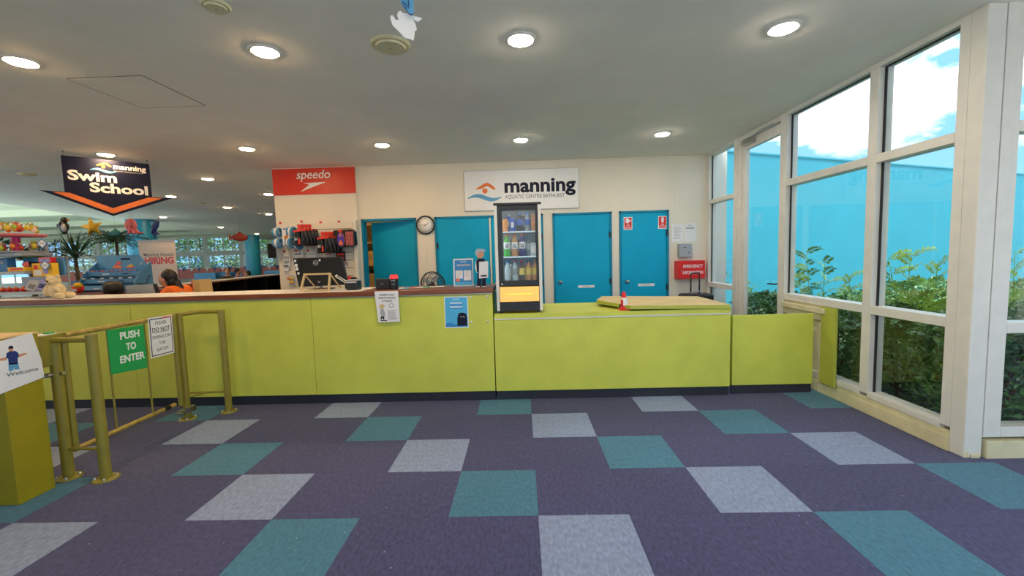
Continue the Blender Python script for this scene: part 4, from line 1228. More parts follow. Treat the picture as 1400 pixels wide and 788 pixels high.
MB().prism(fcn, [(.555, .88), (.59, .88), (.588, .85), (.575, .85), (.57, .87), (.56, .85), (.55, .85)], .0015, .002).build('printed_trousers', M['navy'], n1)
rect_part('printed_bar', M['navy'], n1, fcn, .552, .615, .836, .845, .0015, .002)
n2 = thing('blue_desk_poster', (1.29, YF, .76), 'sky blue poster with a dark backpack fixed low on the desk front', 'poster')
fcp = Fr((0, YF, 0), (1, 0, 0))
rect_part('sheet', M['paper'], n2, fcp, 1.178, 1.412, .745, 1.055, .0, .002)
rect_part('blue_field', M['poster2'], n2, fcp, 1.186, 1.404, .754, 1.047, .002, .0026)
MB().prism(fcp, [(1.187, .755), (1.403, .755), (1.403, .80), (1.30, .775), (1.22, .80), (1.187, .79)], .0026, .003).build('printed_wave', M['poster'], n2)
MB().prism(fcp, [(1.30, .765), (1.395, .765), (1.40, .84), (1.39, .885), (1.36, .895), (1.335, .895), (1.315, .885), (1.302, .84)], .003, .0036).build('printed_backpack', M['navy'], n2)
for k, z in enumerate((.985, .965, .935)):
    rect_part('heading_band', M['paper'] if k == 0 else M['poster'], n2, fcp, 1.235, 1.355, z, z+.011, .0026, .003)
rect_part('heading_band', M['paper'], n2, fcp, 1.235, 1.355, .947, .958, .0026, .003)
text('manning', .018, fcp, 1.295, 1.025, .0028, M['white'], n2, bold=.01)
text('manning', .014, fcp, 1.352, .85, .0038, M['white'], n2)
# blue acrylic poster stand
fst = Fr((0, .05, 0), (1, 0, 0), (0, .12, 1))
xa, xb = at(617, 380, 'y', .05).x, at(645, 380, 'y', .05).x
st = thing('poster_stand', ((xa+xb)/2, .05, ZT), 'clear stand with a blue poster and two white panels on the timber top', 'stand')
rect_part('backing', M['paper'], st, fst, xa, xb, ZT, ZT+.30, -.003, 0)
rect_part('foot', M['glassf'], st, Fr((0, .05, ZT), (1, 0, 0), (0, 1, 0)), xa, xb, -.0, .08, 0, .003)
rect_part('blue_field', M['poster'], st, fst, xa+.012, xb-.010, ZT+.018, ZT+.285, 0, .0006)
rect_part('white_panel', M['paper'], st, fst, xa+.022, xa+.098, ZT+.09, ZT+.175, .0006, .0014)
rect_part('white_panel', M['paper'], st, fst, xa+.108, xb-.022, ZT+.07, ZT+.175, .0006, .0014)
rect_part('heading_band', M['lgrey'], st, fst, xa+.035, xb-.03, ZT+.222, ZT+.24, .0006, .0012)
rect_part('wave_band', M['poster2'], st, fst, xa+.012, xb-.010, ZT+.018, ZT+.05, .0006, .0012)
MB().prism(fst, [(xa+.015+.03+.026*math.cos(a)*(1 if k % 2 else .55), ZT+.075+.026*math.sin(a)*(1 if k % 2 else .55)) for k, a in enumerate([2*math.pi*k/10 for k in range(10)])], .0014, .002).build('printed_star', M['orange'], st)
sheet_text(st, fst, xa+.03, xa+.09, [ZT+.16-.012*k for k in range(6)], mt=M['lgrey'], h=.003)
sheet_text(st, fst, xa+.115, xb-.03, [ZT+.16-.012*k for k in range(5)], mt=M['lgrey'], h=.003)
text('manning', .018, fst, (xa+xb)/2, ZT+.262, .0008, M['white'], st, bold=.01)
# card figure standee
fq = Fr((0, .03, 0), (1, 0, 0))
cf = thing('card_figure', (at(659, 398, 'y', .03).x, .03, ZT), 'flat card figure of a grey-haired youth in a waistcoat holding a white board', 'standee')
def q(pts, y=.03):
    r_ = []
    for a_, b_ in pts:
        p = at(a_, b_, 'y', y); r_.append((p.x, p.z))
    return r_
def fig(nm, pts, mt, d): MB().prism(fq, q(pts), d, d+.003 if d else .004).build(nm, mt, cf)
dz = lambda pts: pts
fig('card_base', [(648, 398), (648, 394), (671, 393), (671, 397)], M['black'], 0)
fig('leg_left', [(652, 394), (653, 372), (659, 372), (657.5, 394)], M['navy'], 0)
fig('leg_right', [(658.5, 394), (659, 372), (665, 372), (664, 394)], M['navy'], 0)
fig('shoe', [(650, 394.5), (656, 394.5), (656, 391), (651, 391.5)], M['white'], .004)
fig('shoe', [(658, 394.5), (664, 394.5), (664, 391), (659, 391.5)], M['white'], .004)
fig('shirt', [(649.5, 368), (650, 358), (653, 354), (661, 354), (665, 358), (665, 373), (652, 373)], M['paper'], 0)
fig('waistcoat', [(652, 372), (651, 357), (654, 353.5), (662, 354), (664, 358), (664, 373)], M['navy'], .004)
fig('face', [(652, 351), (651.5, 346), (654, 343), (661, 343), (662, 349), (659, 353), (655, 353.5)], M['skin'], 0)
fig('hair', [(649.5, 348), (650, 343), (653, 340.3), (660, 340.5), (664.5, 342.5), (661, 345), (655, 345), (652.5, 350)], M['grey'], .004)
fig('held_board', [(655, 381), (655.2, 358.2), (667.6, 357.2), (667.6, 379.5)], M['paper'], .008)
fig('board_caption', [(657.5, 378.5), (657.5, 376.3), (665.5, 375.8), (665.5, 378)], M['navy'], .012)
# black box and red-topped device
bb = thing('card_reader_box', (at(522, 398, 'y', .08).x, .08, ZT), 'low black box at the left of the red-topped device', 'box')
x0_, x1_ = at(514, 398, 'y', .06).x, at(533, 398, 'y', .06).x
MB().box(x0_, x1_, .06, .15, ZT, ZT+.105).build('body', M['black'], bb, .006)
MB().box(x0_+.055, x0_+.08, .0585, .06, ZT+.055, ZT+.060).build('mark', M['lgrey'], bb)
rd = thing('ticket_scanner', (at(539, 398, 'y', .04).x, .04, ZT), 'upright black device with glowing red top on the timber counter', 'device')
xr = rd.location.x
b = MB(); b.lathe([(.040, 0), (.042, .02), (.044, .09), (.040, .125), (.032, .15), (.01, .155)], (xr, .05, ZT), n=20); b.build('body', M['blackg'], rd)
M['redled'] = mat('red_lit_window', (255, 60, 60), .4, emit=(255, 40, 46), estr=.5, var=0)
MB().lathe([(.0425, .108), (.0405, .128), (.034, .1475)], (xr, .049, ZT), n=20, cap=False).build('lit_window', M['redled'], rd)
MB().box(xr-.018, xr+.02, .003, .01, ZT+.088, ZT+.094).box(xr-.012, xr+.014, .003, .01, ZT+.05, ZT+.055).build('mark', M['lgrey'], rd)
# brochures
cols = ['paper', 'poster2', 'pink', 'paper', 'green', 'paper']
xb0 = at(572, 398, 'y', .1).x
lbls = ['white leaflet at the left of the loose spread on the timber top', 'pale blue leaflet in the loose spread', 'pinkish leaflet at the right of the loose spread', 'white sheet lying under the coloured leaflets', 'thin green leaflet in the middle of the spread', 'white leaflet right of the loose spread']
for k, cn in enumerate(cols):
    xx = xb0-.16+.07*k
    mm = M[cn]
    o = MB().box(xx-.075, xx+.075, .06, .22, ZT+.0012*k+.0002, ZT+.0012*k+.0012, rz=.25*(k % 3-1)).build('leaflet', mm)
    tag(o, lbls[k], 'leaflet', 'leaflets spread on the timber top')
# fan behind the desk
fx = at(590, 388, 'y', .75)
fan = thing('desk_fan', (fx.x, .75, 0), 'black wire desk fan tilted behind the desk', 'fan')
fcn_ = Vector((fx.x+.02, .75, 1.12)); fd_ = Vector((.62, -.65, .25)).normalized()
b = MB()
for rr, hh in ((.155, 0), (.15, .03), (.12, .06), (.07, .08), (.15, -.03), (.1, -.06)):
    u_ = fd_.orthogonal().normalized(); v_ = fd_.cross(u_)
    ring = [fcn_+fd_*hh+(u_*math.cos(t)+v_*math.sin(t))*rr for t in [k*math.pi/16 for k in range(33)]]
    b.tube(ring, .0035 if rr < .155 else .006, 6)
for k in range(28):
    t = k*2*math.pi/28
    d_ = u_*math.cos(t)+v_*math.sin(t)
    b.tube([fcn_+fd_*.085+d_*.03, fcn_+fd_*.06+d_*.12, fcn_+fd_*.03+d_*.15, fcn_-fd_*.03+d_*.15, fcn_-fd_*.06+d_*.08], .0016, 4)
b.build('guard', M['dark_metal'], fan)
for k in range(4):
    t = k*math.pi/2
    d_ = u_*math.cos(t)+v_*math.sin(t); e_ = -u_*math.sin(t)+v_*math.cos(t)
    MB().add([fcn_+d_*.02, fcn_+d_*.12+e_*.02+fd_*.012, fcn_+d_*.125+e_*.07-fd_*.012, fcn_+d_*.04+e_*.05-fd_*.012], [(0, 1, 2, 3)]).build('blade', M['lgrey'], fan)
MB().ell(fcn_-fd_*.05, (.05, .05, .05)).build('motor', M['black'], fan)
MB().tube([fcn_-fd_*.06, (fcn_.x-.03, .78, 1.0), (fcn_.x-.03, .78, .76)], .014, 8).lathe([(.11, .742), (.11, .755), (.03, .77)], (fcn_.x-.03, .78, 0), n=20).build('stand', M['black'], fan)
# inner desk behind
idk = thing('inner_desk', (-.8, .9, 0), 'lower working desk hidden behind the tall counter', 'desk')
MB().box(-6.0, 1.55, .44, 1.0, .70, .74).build('desktop', M['lgrey'], idk)
for x in (-5.8, -3.9, -1.7, .2, 1.5):
    MB().box(x-.02, x+.02, .46, .98, 0, .70).build('leg', M['dark_metal'], idk)

# monitor back + timber frame + card terminal
mo = thing('monitor', (at(437, 398, 'y', .25).x, .30, ZT), 'black monitor seen from behind in front of the display wall', 'monitor')
fm = Fr((0, .24, 0), (1, 0, 0))
def fq2(pts, y): 
    return [(lambda p: (p.x, p.z))(at(a_, b_, 'y', y)) for a_, b_ in pts]
MB().prism(fm, fq2([(400, 353), (467, 351.5), (476, 389.5), (408, 392.5)], .24), -.035, 0).build('shell', M['black'], mo, .006)
pc_ = at(431.5, 359.5, 'y', .239); fmo = Fr((0, .239, 0), (1, 0, 0))
MB().lathe([(.026, 0), (.026, .002), (.023, .002), (.023, 0)], (pc_.x, .2395, pc_.z), d=(0, -1, 0), n=24, cap=False).build('logo_ring', M['white_al'], mo)
text('DELL', .016, fmo, pc_.x, pc_.z-.006, .001, M['white_al'], mo, bold=.01)
for (a_, b_), s in (((403.5, 357), .012), ((405, 363), .016), ((406, 368), .016), ((408, 374), .012)):
    p = at(a_, b_, 'y', .239)
    MB().box(p.x-s*.9, p.x+s*.9, .2375, .2395, p.z-s, p.z+s, rot=Matrix.Rotation(.12, 3, 'Y')).build('sticker', M['paper'], mo)
p = at(437, 356, 'y', .239)
MB().lathe([(.011, 0), (.011, .001)], (p.x, .239, p.z), d=(0, -1, 0), n=14).build('sticker', M['paper'], mo)
b_ = at(436, 384, 'y', .24)
MB().tube([(b_.x, .245, b_.z), (b_.x, .28, ZT+.04), (b_.x, .28, ZT)], .018, 8).build('neck', M['grey'], mo)
MB().box(b_.x-.11, b_.x+.11, .20, .38, ZT, ZT+.012).build('stand_base', M['black'], mo, .003)
tf = thing('timber_frame_stand', (at(431, 400, 'y', .05).x, .05, ZT), 'pale timber A-frame stand on the counter in front of the monitor', 'stand')
P_ = [at(a_, b_, 'y', .05) for a_, b_ in ((411.5, 402), (450, 400), (451, 374.5), (416.5, 375.5))]
P_[0].z = P_[1].z = ZT+.010
for i, j in ((0, 1), (1, 2), (2, 3), (3, 0)):
    a_, b_ = P_[i].copy(), P_[j].copy()
    if i in (1,): b_ = P_[2]
    d_ = (b_-a_).normalized()
    MB().tube([a_-d_*.010, b_+d_*.010], .0125, 4).build('rail', M['pine'], tf)
for s, k in ((P_[3], -1), (P_[2], 1)):
    MB().tube([s, (s.x+.03, .23, ZT+.008)], .007, 4).build('back_leg', M['pine'], tf)
tm = thing('receipt_printer', (at(480, 400, 'y', .05).x, .10, ZT), 'small dark printer with a long white arm leaning on it, by the wall corner', 'printer')
x0_, x1_ = at(473.5, 398, 'y', .04).x, at(489, 398, 'y', .04).x
MB().box(x0_, x1_, .04, .16, ZT, ZT+.095).build('body', M['dark_metal'], tm, .008)
MB().box(x0_+.006, x1_-.006, .036, .04, ZT+.075, ZT+.09).box(x0_+.002, x1_-.002, .05, .15, ZT+.095, ZT+.108).build('lid', M['lgrey'], tm, .003)
a_ = at(459, 377, 'y', .06); b_ = at(481, 391, 'y', .06)
MB().tube([a_, b_], .016, 4).build('arm', M['white_al'], tm)
MB().tube([a_+Vector((.02, -.012, 0)), b_+Vector((0, -.016, 0))], .005, 4).build('arm_slot', M['dark_metal'], tm)
tg = thing('red_tape_dispenser', (at(478, 384, 'y', .3).x, .30, ZT), 'red and black gadget behind the printer', 'dispenser')
p = at(478, 386, 'y', .30)
MB().ell((p.x, .30, ZT+.10), (.035, .03, .035)).build('red_reel', M['redbox'], tg)
MB().lathe([(.055, 0), (.055, .03)], (p.x+.05, .31, ZT+.07), d=(0, -1, 0), n=20).box(p.x-.04, p.x+.09, .27, .33, ZT, ZT+.05).build('black_body', M['black'], tg)

# ================================================================== DISPLAY WALL GOODS
ys = YB-.06
sl = thing('slat_panel', (-1.27, ys, .3), 'cream slotted display panel behind the hanging swim goods', 'display panel')
MB().box(-1.93, -.72, ys-.02, ys-.002, .5, 2.04).build('board', M['wall'], sl)
for k in range(10):
    z = 1.93-.125*k
    MB().box(-1.60, -.74, ys-.0215, ys-.0195, z, z+.010).build('slot', M['joint'], sl)
MB().box(-1.60, -1.59, ys-.022, ys-.0195, .5, 2.03).build('join', M['joint'], sl)
def peg(x, z, parent, L=.22):
    MB().tube([(x, ys-.02, z), (x, ys-.02-L, z)], .004, 6).build('peg', M['chrome'], parent)
def tagdot(px, py, label):
    p = at(px, py, 'y', ys-.03)
    o = MB().box(p.x-.016, p.x+.016, ys-.030, ys-.022, p.z-.016, p.z+.016).build('price_tag', M['redbox'])
    tag(o, label, 'tag', 'red price tags on the display panel')
for (a_, b_), l_ in (((383, 305), 'red tag above the blue arm bands'), ((412, 303), 'red tag above the left pair of black fins'), ((438, 304), 'red tag between the two fin bundles'), ((463, 303), 'red tag above the purple paddle'),
        ((388.5, 344), 'red tag lower left of the panel'), ((404.5, 343), 'red tag in the second row, under the left fins'), ((421, 343), 'red tag in the second row, under the right of the left fins'), ((459, 342), 'red tag above the red packs'), ((394, 381), 'red tag beside the small yellow pack')):
    tagdot(a_, b_, l_)
def armband(px, py, r, label, tilt=0):
    p = at(px, py, 'y', ys-.16)
    t = thing('foam_armband', p, label, 'armband', 'blue and white foam arm bands')
    R = Vector((math.cos(tilt), -math.sin(tilt), 0))
    for k, (off, mt_) in enumerate(((-.035, 'cyan'), (0, 'paper'), (.035, 'cyan'))):
        prof = [(r*.55, -.018), (r*.9, -.018), (r, -.008), (r, .008), (r*.9, .018), (r*.55, .018), (r*.55, -.018)]
        MB().lathe(prof, p+R*off, d=R, n=20, cap=False).build('disc', M[mt_], t)
    MB().tube([p+Vector((0, -.06, r*.3)), (p.x, ys-.02, p.z+r*.3)], .004, 6).build('peg', M['chrome'], t)
peg_t = None
armband(379, 318, .075, 'upper blue and white arm band at the left edge of the panel', .1)
armband(380, 333, .078, 'lower blue and white arm band at the left edge of the panel', .1)
armband(399, 317, .078, 'upper blue and white arm band next to the swimmer card', .25)
armband(398, 332, .085, 'large lower arm band next to the swimmer card', .5)
armband(408, 336, .065, 'small arm band tucked behind the left black fins', .6)
cdx = at(391, 324, 'y', ys-.20)
cdc = thing('backing_card', cdx, 'pale backing card with a printed swimmer between the arm bands', 'card')
fcd = Fr((cdx.x, ys-.20, cdx.z), (1, 0, 0))
rect_part('card', M['paper'], cdc, fcd, -.055, .055, -.13, .13, 0, .003)
MB().prism(fcd, [(-.02, -.06), (.03, -.02), (.045, .06), (.03, .10), (.01, .09), (.015, .04), (-.03, .0)], .003, .004).build('printed_figure', mat('tan_print', (176, 112, 60), .6), cdc)
MB().prism(fcd, [(-.04, .11), (.03, .11), (.03, .13), (-.04, .13)], .003, .004).build('printed_title', M['blue'], cdc)
def fins(px, py, label, n=4, lean=.1):
    for k in range(n):
        p = at(px, py, 'y', ys-.30+.06*k)
        x = p.x+.055*k; y = ys-.30+.06*k; z = p.z
        t = thing('swim_fin', (x, y, z), label if n == 1 else [label+', front pair', label+', second pair', label+', third pair', label+', rearmost pair'][k], 'fins', 'black fins with orange hangers')
        fr_ = Fr((x, y, z), (1, -.15, 0))
        MB().prism(fr_, [(-.015, .02), (.015, .02), (.028, .10), (-.0, .115), (-.03, .10)], 0, .018).build('hanger_hook', M['red'], t)
        MB().prism(fr_, [(-.10, -.005), (.10, .01), (.10, .035), (.02, .035), (.02, .06), (-.02, .06), (-.02, .03), (-.10, .02)], .0, .02).build('hanger_bar', M['red'], t)
        for s in (-1, 1):
            b = MB()
            rs = []
            for (h, w_, d_) in ((.03, .035, .03), (-.01, .05, .045), (-.07, .055, .04), (-.12, .065, .02), (-.19, .075, .012), (-.215, .05, .006)):
                rs.append([fr_.p(s*.062+w_*math.cos(q_), h, -.02+d_*math.sin(q_)) for q_ in [j*math.pi/6 for j in range(12)]])
            b.rings(rs).build('blade', M['black'], t)
            MB().prism(fr_, [(s*.06-.022, -.09), (s*.06+.022, -.09), (s*.06+.026, -.13), (s*.06-.026, -.13)], .012, .026).build('buckle', M['grey'] if s < 0 else M['dark_metal'], t)
        MB().prism(fr_, [(-.018, -.19), (.012, -.19), (.012, -.10), (-.012, -.10)], .027, .03).build('swing_tag', M['red'], t)
fins(410, 317, 'black fins on an orange hanger, left bundle')
fins(442, 327, 'black fins on an orange hanger, right bundle')
kp = at(470, 326, 'y', ys-.2)
kb = thing('mesh_gear_bag', kp, 'black net bag with a purple and orange hand paddle at the right of the display', 'bag')
fkb = Fr((kp.x, ys-.2, kp.z), (1, 0, 0))
MB().prism(fkb, [(-.16, .13), (.12, .14), (.16, .10), (.17, -.10), (.12, -.13), (-.14, -.14), (-.17, -.05)], -.12, 0).build('bag', M['black'], kb, .01)
MB().prism(fkb, [(-.045+.052*math.cos(t), -.02+.105*math.sin(t)) for t in [k*math.pi/12 for k in range(24)]], 0, .012).build('paddle', mat('violet', (70, 60, 190), .4), kb)
MB().prism(fkb, [(-.045+.056*math.cos(t), -.02+.111*math.sin(t)) for t in [k*math.pi/12 for k in range(24)]], .0, .006).build('paddle_rim', M['orange'], kb)
MB().prism(fkb, [(-.08, -.085), (-.045, -.02), (-.01, -.085), (-.03, -.10), (-.06, -.10)], .012, .016).build('paddle_strap', M['orange'], kb)
MB().prism(fkb, [(-.065, .03), (-.045, .08), (-.025, .03)], .012, .016).build('paddle_mark', M['pink'], kb)
MB().prism(fkb, [(-.08, .10), (-.02, .10), (-.02, .135), (-.08, .135)], 0, .01).build('red_card', M['red'], kb)
gr = MB()
for k in range(6):
    gr.prism(fkb, fkb.rect(.035+.02*k, .042+.02*k, -.11, .10), 0, .004)
for k in range(9):
    gr.prism(fkb, fkb.rect(.03, .15, -.11+.025*k, -.104+.025*k), 0, .004)
gr.build('net', M['pink'], kb)['kind'] = 'stuff'
# small blister packs in the lower rows
def pack(px, py, w_, h_, mts, label, y=ys-.06, name='blister_pack'):
    p = at(px, py, 'y', y)
    t = thing(name, p, label, 'pack', None)
    f = Fr((p.x, y, p.z), (1, 0, 0))
    rect_part('card', M[mts[0]], t, f, -w_/2, w_/2, -h_/2, h_/2, 0, .004)
    for k, mm in enumerate(mts[1:]):
        zz = h_*(.22-.34*k)
        rect_part('contents', M[mm], t, f, -w_*.36, w_*.36, zz-h_*.10, zz+h_*.10, .004, .02, .004)
    return t
pack(392, 356, .11, .20, ('paper', 'lgrey', 'grey'), 'clear pack of pale goggles at the left of the second row')
pack(408, 349, .15, .08, ('paper', 'dark_metal'), 'flat pack of dark goggles, second row under the left fins')
pack(426, 349, .14, .08, ('paper', 'lgrey'), 'flat pack of clear goggles, second row under the right fins')
pack(450, 349, .16, .08, ('lgrey', 'red'), 'pack of red goggles above the monitor corner')
pack(466, 351, .15, .16, ('dark_metal', 'red', 'redbox'), 'dark pack with red goggles right of the monitor')
pack(471, 361, .12, .06, ('lgrey', 'redbox'), 'lowest pack of red goggles right of the monitor')
pack(399, 384, .09, .17, ('lgrey', 'yellow', 'yellow'), 'small yellow toy pack left of the monitor')
pack(391, 367, .09, .10, ('paper', 'lgrey'), 'white pack under the pale goggles, left edge of the panel')
bx = tag(MB().box(-1.975, -1.955, ys-.25, ys-.05, 1.50, 1.72).build('hanging_black_bag', M['black']), 'black bag hooked on the left end of the display wall', 'bag')

# ================================================================== MERCHANDISE RACK AT THE LEFT
rk = thing('display_rack', (-3.45, .15, ZT), 'grey three-shelf merchandise rack at the left end of the desk', 'rack')
rx0, rx1 = -4.6, -3.245
for nm, z, x1_ in (('shelf', 1.19, -3.02), ('shelf', 1.405, rx1), ('shelf', 1.60, rx1)):
    MB().box(rx0, x1_, .06, .36, z-.016, z+.016).build(nm, M['grey'], rk, .003)
for x in (-4.5, -3.30):
    MB().box(x-.012, x+.012, .33, .355, ZT, 1.74).build('upright', M['grey'], rk)
for x in (-3.03, -3.24):
    MB().tube([(x, .30, ZT), (x, .30, 1.56)], .008, 8).build('upright', M['grey'], rk)
for z in (1.56, 1.36, 1.24):
    MB().tube([(-3.28, .28, z), (-2.98, .28, z), (-2.98, .12, z-.0)], .006, 6).build('wire_rail', M['grey'], rk)
MB().tube([(-3.10, .08, 1.175), (-3.08, .04, ZT+.002), (-3.05, .08, 1.175)], .005, 6).build('wire_foot', M['grey'], rk)
for x in (-4.5, -3.6):
    MB().box(x-.015, x+.015, .08, .11, ZT, 1.175).build('foot', M['grey'], rk)
def box_item(name, x0, x1, y0, y1, z0, z1, mt, label, cat, face=None, group=None):
    t = thing(name, ((x0+x1)/2, (y0+y1)/2, z0), label, cat, group)
    MB().box(x0, x1, y0, y1, z0, z1).build('box', M[mt], t, .003)
    f = Fr((0, y0, 0), (1, 0, 0))
    if face:
        for k, (m_, a0, a1, b0, b1) in enumerate(face):
            rect_part('printed_patch', M[m_], t, f, x0+(x1-x0)*a0, x0+(x1-x0)*a1, z0+(z1-z0)*b0, z0+(z1-z0)*b1, .0, .0015+.0006*k)
    return t
# upper shelf: two-tier tub of sweets on a pink post
tb = thing('sweet_carousel', (-3.46, .20, 1.616), 'two-tier carousel with pink post and bright wrapped treats on the top shelf', 'carousel')
MB().tube([(-3.46, .20, 1.616), (-3.46, .20, 1.80)], .035, 16).build('post', M['hotpink'], tb)
MB().lathe([(.22, .19), (.235, .20), (.235, .215), (.22, .21), (.02, .205)], (-3.46, .20, 1.60), n=32).build('upper_tray', M['pink'], tb)
MB().lathe([(.21, .004), (.225, .02), (.22, .024), (.02, .018)], (-3.46, .20, 1.612), n=32).build('lower_tray', M['grey'], tb)
trt = [mat('wrap_yellow', (230, 206, 60), .4), mat('wrap_lime', (170, 196, 70), .4), mat('wrap_orange', (226, 130, 50), .4), mat('wrap_red', (176, 58, 44), .4), mat('wrap_cream', (230, 218, 190), .4)]
wn = {0: 'yellow', 1: 'lime', 2: 'orange', 3: 'red', 4: 'cream'}
protos = {}
for tier, zb, cnt in ((0, 1.637, 14), (1, 1.818, 22)):
    for k in range(cnt):
        a_ = k*2*math.pi/cnt*1.0+tier
        rr = random.uniform(.12, .19) if tier == 0 else random.uniform(.04, .19)
        x, y = -3.46+rr*math.cos(a_), .20+rr*math.sin(a_)
        z = zb+random.uniform(0, .05)*(1 if tier else .5)
        ci = k % 5
        if ci not in protos:
            o = thing('wrapped_treat', (x, y, z), '', 'treat', 'wrapped treats on the carousel')
            f = Fr((x, y, z), (1, 0, 0))
            MB().ell((x, y, z+.03), (.026, .02, .028), 10, 6).build('pouch', trt[ci], o)
            MB().prism(f, [(-.004, .055), (-.026, .082), (.0, .074), (.026, .085), (.006, .055)], -.004, .004).build('frill', trt[(ci+1) % 5], o)
            protos[ci] = o
        else:
            o = copy_tree(protos[ci]); o.location = (x, y, z); o.rotation_euler.z = 0
        o['label'] = 'small %s wrapped treat on the %s of the pink-post carousel' % (wn[ci], 'lower tray' if tier == 0 else 'upper tray')
        o['group'] = '%s treats, %s' % (wn[ci], 'lower tray' if tier == 0 else 'upper tray')
        o.scale = (1, 1, 1)
# middle shelf
zm = 1.421
box_item('goggle_box', -3.66, -3.46, .10, .18, zm, zm+.14, 'blue', 'dark blue box with an orange disc at the left end of the middle shelf', 'box', [('orange', .1, .35, .25, .6), ('lgrey', .6, .8, .6, .8)])
box_item('long_carton', -3.455, -3.26, .24, .30, zm, zm+.14, 'cyan', 'long blue carton lying behind the yellow tray, middle shelf', 'box', [('navy', 0, 1, .45, .7)])
box_item('yellow_tray', -3.44, -3.25, .08, .20, zm, zm+.045, 'yellow', 'low yellow tray of small red items on the middle shelf', 'tray', [('red', .15, .85, .3, .75)])
box_item('yellow_toy_pack', -3.235, -3.02, .13, .20, 1.36, 1.50, 'yellow', 'bright yellow toy pack hanging on the wire end of the rack', 'pack', [('paper', .08, .45, .1, .5), ('red', .1, .3, .55, .85), ('lilac', .55, .8, .2, .6)])
box_item('red_glasses_pack', -3.18, -3.04, .15, .20, 1.505, 1.56, 'redbox', 'small red pack on top of the yellow toy pack', 'pack', [('lilac', .1, .45, .2, .8), ('lilac', .55, .9, .2, .8)])
box_item('blue_folder', -3.16, -3.0, .235, .255, 1.36, 1.57, 'cyan', 'blue card folder standing behind the yellow toy pack', 'folder')
pp = thing('pink_bath_toy', (-3.31, .14, zm+.045), 'tiny pink toy on the yellow tray', 'toy')
MB().ell((-3.31, .14, zm+.068), (.03, .025, .024)).build('body', M['pink'], pp); MB().ell((-3.285, .13, zm+.088), (.014, .014, .014)).build('head', M['pink'], pp)
def diamond(px, py, y, label):
    p = at(px, py, 'y', y)
    t = thing('diamond_price_card', p, label, 'price card')
    f = Fr(p, (1, 0, 0))
    MB().prism(f, [(-.058, 0), (0, -.058), (.058, 0), (0, .058)], 0, .003).build('border', M['blue'], t)
    MB().prism(f, [(-.044, 0), (0, -.044), (.044, 0), (0, .044)], .003, .004).build('field', M['paper'], t)
    rect_part('printed_line', M['greyp'], t, f, -.022, .022, -.004, .004, .004, .0046)
    MB().tube([f.p(0, 0, -.002), f.p(0, -.02, -.1)], .002, 4).build('clip', M['grey'], t)
diamond(58, 333, .12, 'diamond price card with blue edge above the rack end')
diamond(62, 363, .10, 'diamond price card in front of the yellow toy pack')
# lower shelf
zl = 1.206
o = MB().box(-3.545, -3.275, .28, .285, zl, zl+.15).build('blank_card', M['paper']); tag(o, 'blank white card standing on the lowest rack shelf', 'card')
for k, x in enumerate((-3.56, -3.49, -3.42, -3.34)):
    t = thing('red_toy', (x, .12, zl), ['red toy at the far left of the lowest shelf', 'second red toy on the lowest shelf', 'third red toy, below the blank card', 'red toy at the right of the blank card'][k], 'toy', 'red toys on the lowest shelf')
    MB().ell((x, .12, zl+.022), (.032, .028, .022)).build('body', M['redbox'] if k % 2 else M['red'], t)
    MB().ell((x+.018, .10, zl+.04), (.014, .014, .014)).build('head', M['orange'], t)
for k, (x, m_, rz, l_) in enumerate(((-3.22, 'lgrey', .5, 'grey and lilac booklet leaning on the lowest shelf'), (-3.12, 'lilac', .3, 'lilac pack leaning left of the teddy'), (-3.03, 'blue', -.2, 'blue pack beside the teddy, lowest shelf'), (-3.08, 'pink', .8, 'pinkish pack in front of the lilac pack'))):
    R = Matrix.Rotation(rz*.5, 3, 'Y') @ Matrix.Rotation(-.35, 3, 'X')
    t = thing('toy_pack', (x, .12, zl), l_, 'pack')
    MB().box(x-.055, x+.055, .10+.012*k, .108+.012*k, zl+.005, zl+.12-(.03*(k == 3)), rot=R).build('card', M[m_], t)
    MB().box(x-.03, x+.03, .092+.012*k, .102+.012*k, zl+.03, zl+.075, rot=R).build('contents', M[['greyp', 'dblue', 'lilac', 'red'][k]], t)
o = MB().box(-3.60, -3.15, -.05, .20, ZT+.0005, ZT+.012).build('paper_pile', M['paper']); tag(o, 'pile of white paper under the rack on the timber top', 'paper')
# teddy bear
td = thing('teddy_bear', (-2.80, -.02, ZT), 'cream plush bear sitting at the front edge of the desk', 'plush')
tx, ty = -2.80, .0
MB().ell((tx-.045, ty, ZT+.082), (.075, .065, .085), 20, 14).ell((tx-.07, ty-.0, ZT+.185), (.062, .055, .055), 20, 14).ell((tx-.045, ty-.05, ZT+.175), (.028, .03, .022), 14, 10).ell((tx+.035, ty-.05, ZT+.035), (.065, .04, .036), 16, 10, rot=Matrix.Rotation(-.4, 3, 'Z')).ell((tx+.06, ty+.02, ZT+.035), (.06, .038, .034), 16, 10).ell((tx-.12, ty-.02, ZT+.09), (.035, .032, .06), 14, 10, rot=Matrix.Rotation(.3, 3, 'Y')).ell((tx+.01, ty-.045, ZT+.10), (.045, .03, .028), 14, 10, rot=Matrix.Rotation(.6, 3, 'Y')).build('body', M['teddy'], td)
for s in (-1, 1):
    MB().ell((tx-.07+.052*s, ty, ZT+.228), (.022, .014, .022), 12, 8).build('ear', M['teddy'], td)
    MB().ell((tx-.07+.026*s, ty-.052, ZT+.195), (.006, .005, .006), 8, 6).build('eye', M['black'], td)
MB().ell((tx-.045, ty-.08, ZT+.182), (.012, .008, .009), 8, 6).build('nose', M['black'], td)
